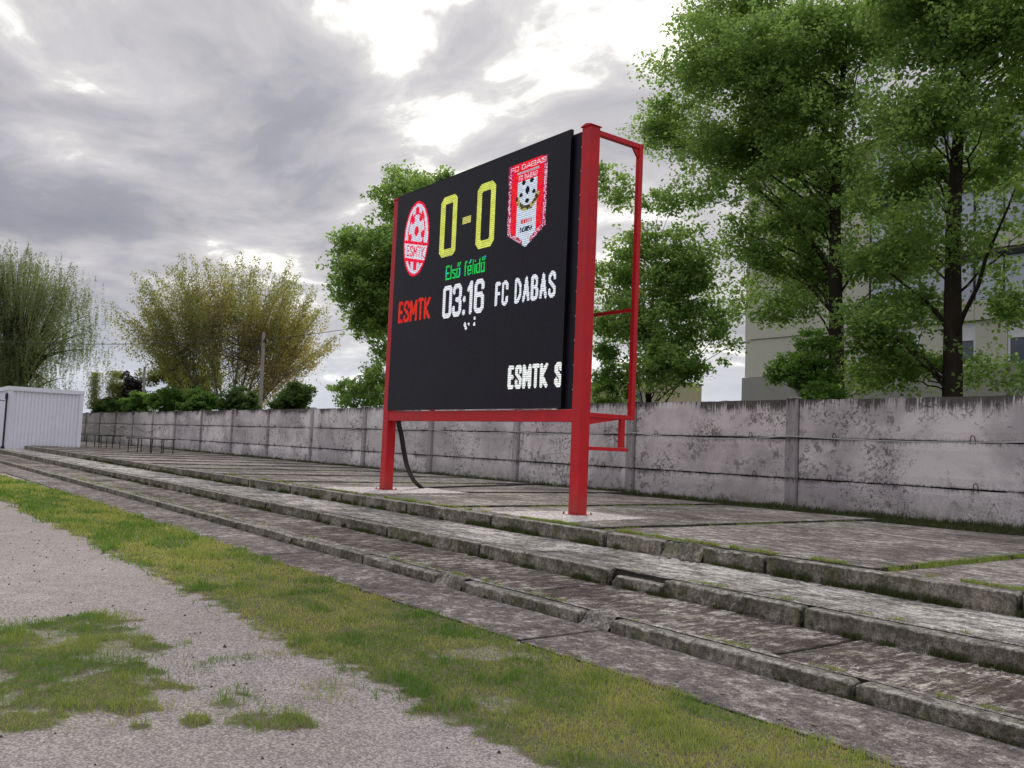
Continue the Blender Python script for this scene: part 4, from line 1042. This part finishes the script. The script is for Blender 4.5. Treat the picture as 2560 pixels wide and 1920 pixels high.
C_l = [(-20.2, 19.3, 10.2, 0.6, 0.52, 0.8), (-20.9, 19.6, 9.1, 0.61, 0.84, 0.6), (-19.9, 20.5, 9.8, 0.68, 0.61, 0.6), (-18.3, 20.1, 9.2, 0.93, 0.72, 0.5), (-18.8, 19.4, 7.8, 1.14, 1.07, 0.8), (-20.7, 19.9, 7.4, 0.91, 1.06, 0.8), (-17.8, 20.0, 6.9, 1.12, 1.12, 1), (-18.8, 19.5, 5.6, 1.35, 1.06, 1), (-17.4, 20.4, 5.5, 0.76, 0.76, 1), (-17.9, 19.4, 4.2, 1.24, 0.82, 1), (-16.6, 20.3, 5.0, .7, 1.0, .35), (-20.6, 19.8, 5.5, 0.9, 0.9, 1), (-16.9, 20.0, 4.0, 0.61, 0.61, 0.6)]
D_l = [(-41.3, 23.8, 15.1, 2.03, 1.27, 1), (-40.0, 25.4, 15.8, 1.14, 0.71, 1), (-41.7, 21.9, 12.2, 1.61, 1.36, 1), (-39.6, 23.2, 12.1, 2.43, 2.07, 1), (-40.7, 20.7, 9.7, 1.43, 1.19, 1), (-40.5, 23.0, 9.3, 2.08, 1.84, 1), (-41.5, 22.0, 7.7, 1.11, 0.98, 1), (-39.8, 22.3, 6.4, 1.19, 1.07, 1), (-41.1, 20.2, 9.9, 0.72, 0.6, 1)]
tree('deciduous_tree', 'tall broad tree filling the upper right, its crown leaning out towards the scoreboard', (-14.6, 23.0), (-14.6, 23.0, 14.5), .27, A_l, 3900, 34, .122, 'leaf_big', 101, 'big trees before the apartment block', .36, nbr=85, thr=.34, clear=(5.2, 9.6, .55))
tree('deciduous_tree', 'tall tree at the right edge with a straight dark trunk before the loggias', (-10.33, 21.0), (-10.0, 21.0, 13.6), .27, B_l, 3200, 33, .115, 'leaf_big', 202, 'big trees before the apartment block', .32, nbr=70, thr=.32, clear=(3.2, 9.5, .5))
tree('deciduous_tree', 'slender sparse topped tree seen through the red side frame', (-18.96, 20.0), (-19.3, 20.0, 8.3), .125, C_l, 1250, 34, .115, 'leaf_big', 303, None, .28, nbr=55, thr=.36)
tree('deciduous_tree', 'rounded full green tree behind the left edge of the scoreboard', (-42.6, 24.6), (-40.5, 23.2, 13.5), .26, D_l, 1300, 42, .19, 'leaf_big', 404, None, .42, nbr=40, thr=.32)
# shrubs
tree('shrub', 'dense dark green shrub low behind the red side frame', (-20.0, 19.1), (-20.0, 19.1, 3.6), .05, [(-20.0, 19.1, 3.7, 0.75, 1.0, 1), (-20.1, 18.9, 4.6, 0.55, 0.55, 1), (-20.4, 19.1, 2.8, .8, .6, 1)], 200, 50, .09, 'leaf_bright', 505, None, .20, nbr=20, cat='shrub')
tree('sapling', 'bright green bushy sapling rising over the wall before the pale building', (-12.7, 19.1), (-12.7, 19.0, 4.2), .05, [(-12.8, 19.1, 4.3, 0.60, 0.50, 1), (-12.7, 18.9, 3.6, 0.78, 0.57, 1), (-12.2, 18.7, 3.1, 0.65, 0.42, 1), (-13.2, 18.7, 3.9, 0.38, 0.40, 0.5), (-12.9, 19, 4.95, .25, .3, .6)], 240, 46, .085, 'leaf_bright', 606, None, .17, nbr=30, cat='shrub')
tree('shrub', 'green bush hidden partly behind the left scoreboard post', (-37.6, 19.9), (-37.5, 19.9, 3.6), .07, [(-37.5, 19.8, 4.0, 1.32, 0.88, 1), (-38.7, 19.4, 3.8, 0.67, 0.63, 1), (-36.7, 20.0, 4.8, 0.76, 0.65, 1)], 190, 42, .13, 'leaf_big', 707, None, .28, nbr=20, cat='shrub')
TOP = [((-44.7, 19.3, 3.7, 1.04, .8), 'rounded clipped bush over the wall, rightmost of its row and darkest', 'leaf_dark'), ((-52.2, 19.3, 3.6, 1.12, .84), 'rounded clipped bush over the wall beside the concrete pole', 'leaf_dark'),
       ((-59.7, 19.3, 3.7, 1.18, .84), 'rounded clipped bush over the wall, third from the right in its row', 'leaf_bright'), ((-66.9, 19.3, 3.9, 1.43, .96), 'largest and brightest clipped bush of the row over the wall', 'leaf_bright'),
       ((-75.1, 19.3, 3.9, 1.13, .83), 'rounded clipped bush over the wall under the dark plum tree', 'leaf_bright'), ((-86.3, 19.3, 3.7, 1.01, .75), 'small clipped bush over the wall beside the container roof', 'leaf_dark')]
for q, (l, lb, mt_) in enumerate(TOP):
    tree('shrub', lb, l[:2], (l[0], l[1], l[2] * .9), .07, [(*l, 1), (l[0], l[1], l[2] - .8, l[3] * .9, .8, .5)] + [(l[0] + random.uniform(-.8, .8), l[1] + random.uniform(-.5, .5), l[2] + random.uniform(-.1, .55), random.uniform(.25, .6), random.uniform(.25, .5), .3) for _ in range(4)], 520, 44, .13, mt_, 800 + q, 'clipped bushes behind the far wall', .2, nbr=10, cat='shrub')
tree('olive_tree', 'low rounded olive brown tree behind the clipped bushes', (-86.7, 25.7), (-86.7, 25.7, 6.5), .18, [(-86.7, 25.7, 7.1, 3.3, 1.87, 1), (-86.2, 28.0, 6.3, 2.25, 1.58, 1), (-87.7, 24.3, 6.1, 1.78, 1.56, 1), (-86, 26.5, 4.4, 3, 1.5, .8)], 420, 46, .22, 'leaf_olive', 909, None, .42, nbr=20)
tree('plum_tree', 'dark purple leaved tree between the willow and the olive tree', (-88.3, 21.8), (-88.3, 21.8, 6.2), .15, [(-88.0, 21.9, 5.1, 1.97, 2.41, 1), (-89.8, 21.5, 4.4, 1.33, 1.78, 1)], 300, 50, .2, 'leaf_plum', 919, None, .36, nbr=20)
# spiky spring tree: fan of upright shoots
def fan_tree():
    r = np.random.default_rng(77); b = Vector((-65.3, 23.2, 0))
    arc = np.array([(-70.2, 16.2, 9.0), (-69.9, 16.3, 12.0), (-68.5, 17.9, 13.4), (-67.2, 19.5, 14.1), (-66.1, 20.9, 14.9), (-64.9, 22.5, 15.0), (-63.6, 24.2, 15.0), (-62.6, 25.6, 14.2), (-61.7, 26.7, 13.9), (-60.9, 27.9, 12.3), (-60.5, 28.8, 10.5), (-60.1, 29.3, 7.8)])
    root = empty('spring_tree', (b.x, b.y, 0), 'wide fan shaped tree of upright twigs with sparse brownish green leaves', 'tree')
    tr = MB(); br = MB(); br2 = MB(); P = []; T = []
    fw = np.array([-.795, .606, 0])
    stems = []
    for i in range(9):
        w = (i + .5) / 9 * (len(arc) - 1); k = int(w); e = arc[k] * (1 - w + k) + arc[k + 1] * (w - k)
        e = np.array(b) + (e - np.array(b)) * .62 + fw * r.normal(0, 1.5); e = Vector(e)
        mid = b.lerp(e, .5) + Vector((0, 0, .8)); pts = [(1 - u) ** 2 * b + 2 * u * (1 - u) * mid + u * u * e for u in np.linspace(0, 1, 9)]
        tr.tube(pts, [.13 * (1 - .85 * u) for u in np.linspace(0, 1, 9)], 6, False); stems.append(pts)
    tr.build('trunk', M['bark_grey'], root, smooth=True)
    for i in range(300):
        w = r.uniform(0, len(arc) - 1.001); k = int(w); e = arc[k] * (1 - w + k) + arc[k + 1] * (w - k)
        e = np.array(b) + (e - np.array(b)) * r.uniform(.62, 1.0) ** .7 * (1 + r.normal(0, .03)) + fw * r.normal(0, 2.0)
        si = min(8, int(w / (len(arc) - 1) * 9)); stp = stems[min(8, max(0, si + r.integers(-1, 2)))]
        s0 = np.array(stp[r.integers(3, 9)]); d_ = e - s0
        if d_[2] < -1: continue
        L = np.linalg.norm(d_); pts = [Vector(s0 + d_ * u + np.array([0, 0, .25 * math.sin(u * 3)]) * .6) for u in (0, .33, .66, 1)]
        br.tube(pts, [.024, .018, .012, .006], 4, False)
        n = int(L * 36); u = r.uniform(.05, 1.03, n) ** .8
        pp_ = s0 + d_ * u[:, None] + np.stack([np.sin(u * 4 + w * 9), np.cos(u * 3 + w * 7), 0 * u], 1) * .35 * u[:, None] + r.normal(0, 1, (n, 3)) * (.12 + .20 * (1 - u))[:, None]; P.append(pp_)
        rt = (w / (len(arc) - 1)); low = np.clip((13 - pp_[:, 2]) / 6, 0, 1)
        T.append(np.clip(.15 + .55 * low * sstep(rt, .3, .8) + r.normal(0, .12) + r.normal(0, .15, n), 0, 1))
    br.build('branches', M['bark_grey'], root, smooth=True, kind='stuff')
    P = np.concatenate(P); T = np.concatenate(T)
    lb = [(-65.2, 22.6, 9.2, 3.6, 3.2, 1), (-67.5, 19.5, 9.6, 2.6, 3.0, .8), (-62.8, 25.8, 9.3, 2.4, 3.0, .8), (-65, 22.5, 12, 3.4, 2.2, .7), (-61.5, 27.6, 7.6, 1.6, 2, .4), (-69, 17.6, 8.2, 1.6, 2, .4)]
    cl_ = sample_lobes(lb, 420, r, .45); own = np.repeat(np.arange(420), 30)
    P2 = cl_[own] + np.clip(r.normal(0, 1, (len(own), 3)), -1.6, 1.6) * np.array([.42, .42, .26]); P = np.concatenate([P, P2])
    T = np.concatenate([T, np.clip(r.uniform(.1, .75, 420)[own] + r.normal(0, .12, len(own)), 0, 1)])
    for q in range(0, 420, 4):
        e = Vector(cl_[q]); stp = stems[int(r.integers(9))]; s0 = min((Vector(stp[k_]) for k_ in range(1, 8)), key=lambda v: (v - e).length + 2 * max(0, v.z - e.z))
        br2.tube([s0, s0.lerp(e, .5) + Vector((r.normal(0, .3), r.normal(0, .3), .3)), e], [.035, .02, .008], 4, False)
    br2.build('branches', M['bark_grey'], root, smooth=True, kind='stuff')
    link('crown', leaves_mesh('crown', P, .165, M['leaf_spiky'], T, 5, .1, .5), root)['kind'] = 'stuff'
fan_tree()
# willow
def willow():
    r = np.random.default_rng(88)
    lob = [(-111.7, 10.6, 16.4, 4.05, 4.55, 1), (-110.5, 13.8, 18.3, 3.58, 3.33, 1), (-104.1, 16.1, 16.8, 3.69, 3.44, 1), (-106.7, 19.3, 16.1, 2.56, 2.56, .7), (-105.4, 21.2, 13.1, 2.3, 2.56, .7), (-102.0, 17.4, 11.4, 3.39, 2.42, .7), (-109.0, 14.9, 12.6, 4.56, 3.55, 1), (-99.1, 21.2, 9.1, 1.36, 1.69, .6), (-107.1, 13.8, 8.6, 4.5, 2.4, 1.4), (-108, 10.5, 9, 4, 4, 1.6), (-104, 12, 6.5, 4, 2, 1.2), (-103, 17, 5.8, 3, 1.6, .7)]
    root = empty('willow_tree', (-107, 15, 0), 'large drooping willow rising behind the white container', 'tree')
    b = Vector((-107, 15, 0)); tr = MB(); tr.tube([b, b + Vector((.3, .3, 4)), b + Vector((0, 0, 9)), b + Vector((-1, -.5, 15))], [.6, .45, .35, .12], 9); tr.build('trunk', M['bark'], root, smooth=True)
    cc = sample_lobes(lob, 1000, r, .5); br = MB(); P = []; T = []
    for q, e in enumerate(cc):
        if q % 5 == 0:
            s0 = b + Vector((r.normal(0, .3), r.normal(0, .3), r.uniform(3, 9))); e_ = Vector(e); mid = s0.lerp(e_, .5) + Vector((0, 0, 1.2))
            br.tube([(1 - u) ** 2 * s0 + 2 * u * (1 - u) * mid + u * u * e_ for u in np.linspace(0, 1, 7)], [.13 * (1 - .85 * u) for u in np.linspace(0, 1, 7)], 5, False)
        for s_ in range(6):
            L = r.uniform(.9, 3.4); st_ = e + r.normal(0, .7, 3); n = int(L * 17)
            u = r.uniform(0, 1, n); sway = r.normal(0, .12, 2)
            pp_ = st_ + np.stack([sway[0] * u * L + r.normal(0, .07, n), sway[1] * u * L + r.normal(0, .07, n), -u * L], 1); P.append(pp_); T.append(np.clip(r.normal(r.uniform(.2, .8), .15, n), 0, 1))
    br.build('branches', M['bark'], root, smooth=True, kind='stuff')
    P = np.concatenate(P); T = np.concatenate(T); keep = P[:, 2] > 2.5
    link('crown', leaves_mesh('crown', P[keep], .17, M['leaf_willow'], T[keep], 6, -.3, .4), root)['kind'] = 'stuff'
willow()
def hanging():
    for q, (x_, y_, z_, rx_, rz_, lb) in enumerate(((-86.2, 18.3, 5.0, .59, 1.68, 'narrow drooping yellow green shrub next to the container roof'), (-86.4, 19.9, 5.1, .68, 1.9, 'narrow drooping shrub below the dark plum tree'))):
        r = np.random.default_rng(90 + q); root = empty('weeping_shrub', (x_, y_, 0), lb, 'shrub', 'weeping shrubs by the container')
        MB().tube([(x_, y_, 0), (x_, y_, 6)], [.08, .03], 6).build('trunk', M['bark'], root)
        n = 3400; P = np.stack([x_ + r.normal(0, rx_ * .5, n), y_ + r.normal(0, rx_ * .5, n), z_ + r.uniform(-rz_, rz_, n)], 1)
        link('crown', leaves_mesh('crown', P, .15, M['leaf_olive'], np.clip(r.normal(.7, .2, n), 0, 1), 7, -.3, .4), root)['kind'] = 'stuff'
hanging()

# ------------------------------------------------------------------ poles and wires
pl_ = empty('utility_pole', (-55.9, 22, 0), 'concrete utility pole with a short crossarm in front of the fan shaped tree', 'pole')
MB().tube([(-55.9, 22.0, 0), (-55.95, 21.9, 8.4)], [.16, .11], 8).build('shaft', M['pole'], pl_)
ca = MB().box(-56.3, -55.6, 21.85, 21.97, 7.75, 7.87).box(-56.2, -55.5, 21.5, 21.6, 7.25, 7.34).build('crossarm', M['black'], pl_)
for dx in (-.25, .0, .25): MB().tube([(-55.95 + dx, 21.9, 7.871), (-55.95 + dx, 21.9, 8.03)], .035, 6).build('insulator', M['rubber'], ca)
p2 = empty('utility_pole', (-83.7, 22, 0), 'distant thin concrete pole beside the dark plum tree', 'pole')
MB().tube([(-83.7, 22.0, 0), (-83.7, 21.8, 7.4)], [.15, .11], 8).build('shaft', M['pole'], p2)
def wire(a, b, sag, label, r_=.018):
    a = Vector(a); b = Vector(b)
    MB().tube([a.lerp(b, u) - Vector((0, 0, 4 * sag * u * (1 - u))) for u in np.linspace(0, 1, 14)], r_, 4).build('overhead_wire', M['rubber'], label=label, cat='wire')
wire((-55.9, 21.9, 8.0), (-70, 3.0, 7.2), .5, 'thin wire running left from the utility pole past the willow')
wire((-55.9, 21.9, 7.9), (-38, 34, 11.5), .4, 'thin wire rising right from the utility pole behind the round tree')
wire((-83.7, 21.8, 7.3), (-55.9, 21.9, 7.6), .5, 'thin wire between the two utility poles')

# ------------------------------------------------------------------ buildings
def stucco(name, c):
    return material(name, lambda t: pbsdf(t, t.mix(t.noise(t.mapping(t.pos(), scale=(1, 1, .4)), 1.3, 6, .65), tuple(v * .8 for v in c), tuple(min(1, v * 1.1) for v in c)), .9, t.bump(t.noise(t.pos(), 20, 4, .7), .3, .02), .2))
M['cream'] = stucco('cream_panel', (.62, .61, .50)); M['plinth'] = stucco('grey_plinth', (.36, .35, .31)); M['roof'] = stucco('dark_roof', (.07, .07, .07))
M['curtain'] = material('pale_glazing', lambda t: pbsdf(t, t.mix(t.noise(t.pos(), .6, 3), (.42, .47, .55), (.62, .66, .72)), .25, None, .5))
M['glass'] = material('window_glass', lambda t: pbsdf(t, (.10, .12, .16), .08, None, .6))
M['pvc'] = paint('white_pvc', (.75, .76, .78), .4)
BY = 35.0
bd = empty('apartment_building', (-15, BY, 0), 'cream panel apartment block with glazed loggias behind the big trees', 'building')
MB().box(-26.98, 4, BY + .12, BY + 12, 0, 15.25).build('wall', M['cream'], bd)
MB().box(-27.6, 4.4, BY - .35, BY + 12.3, 15.26, 15.5).build('roof', M['roof'], bd)
MB().box(-27.25, 4, BY - .12, BY + .115, 0, 5.40).build('plinth', M['plinth'], bd)
fl = [5.42, 7.26, 10.02, 12.78, 15.24]
cx_ = [-27.2, -23.9, -20.6]
for k in range(4):
    for a, b in zip(cx_[:-1], cx_[1:]):
        MB().box(a + .012, b - .012, BY - (.03 if k else -.02), BY + .118, fl[k] + .012, fl[k + 1] - .012).build('facade_panel', M['cream'], bd)
x = -20.6
while x < 3:
    # ground storey: panel with window
    MB().box(x + .01, x + 1.18, BY + .0, BY + .118, 5.43, 7.24).build('facade_panel', M['cream'], bd)
    w_ = MB().box(x + 1.2, x + 2.2, BY + .03, BY + .10, 5.5, 5.58).box(x + 1.2, x + 2.2, BY + .03, BY + .10, 7.10, 7.18).box(x + 1.2, x + 1.28, BY + .03, BY + .10, 5.581, 7.099).box(x + 2.12, x + 2.2, BY + .03, BY + .10, 5.581, 7.099).box(x + 1.281, x + 2.119, BY + .03, BY + .10, 6.5, 6.56).build('window', M['pvc'], bd)
    MB().box(x + 1.281, x + 2.119, BY + .07, BY + .09, 5.581, 6.499).build('pane', M['glass'], w_)
    MB().box(x + 1.281, x + 2.119, BY + .05, BY + .09, 6.561, 7.099).build('blind', M['pvc'], w_)
    for k in (1, 2, 3):
        z0 = fl[k]
        MB().box(x + .01, x + 2.19, BY - .10, BY + .117, z0 + .01, z0 + .78).build('parapet', M['cream'], bd)
        f_ = MB().box(x, x + 2.2, BY - .16, BY + .02, z0 + 2.42, z0 + 2.62).box(x - .035, x + .035, BY - .12, BY - .02, z0 + .79, z0 + 2.41).box(x + 1.07, x + 1.13, BY - .10, BY - .03, z0 + .79, z0 + 2.41).build('loggia_frame', M['black'], bd)
        MB().box(x + .04, x + 1.065, BY - .075, BY - .055, z0 + .79, z0 + 2.41).box(x + 1.135, x + 2.16, BY - .075, BY - .055, z0 + .79, z0 + 2.41).build('pane', M['curtain'], f_)
    x += 2.2
M['ochre'] = stucco('ochre_wall', (.42, .38, .24))
hs = empty('house', (-62, 63, 0), 'small ochre house glimpsed over the wall behind the slender tree', 'house')
MB().box(-68, -56.3, 60, 66, 0, 8.2).build('wall', M['ochre'], hs)
MB().box(-68.2, -56.2, 59.85, 66.15, 8.21, 8.35).build('roof', M['roof'], hs)
hw = MB().box(-59.6, -58.4, 59.92, 59.995, 5.9, 7.2).build('window', M['glass'], hs)
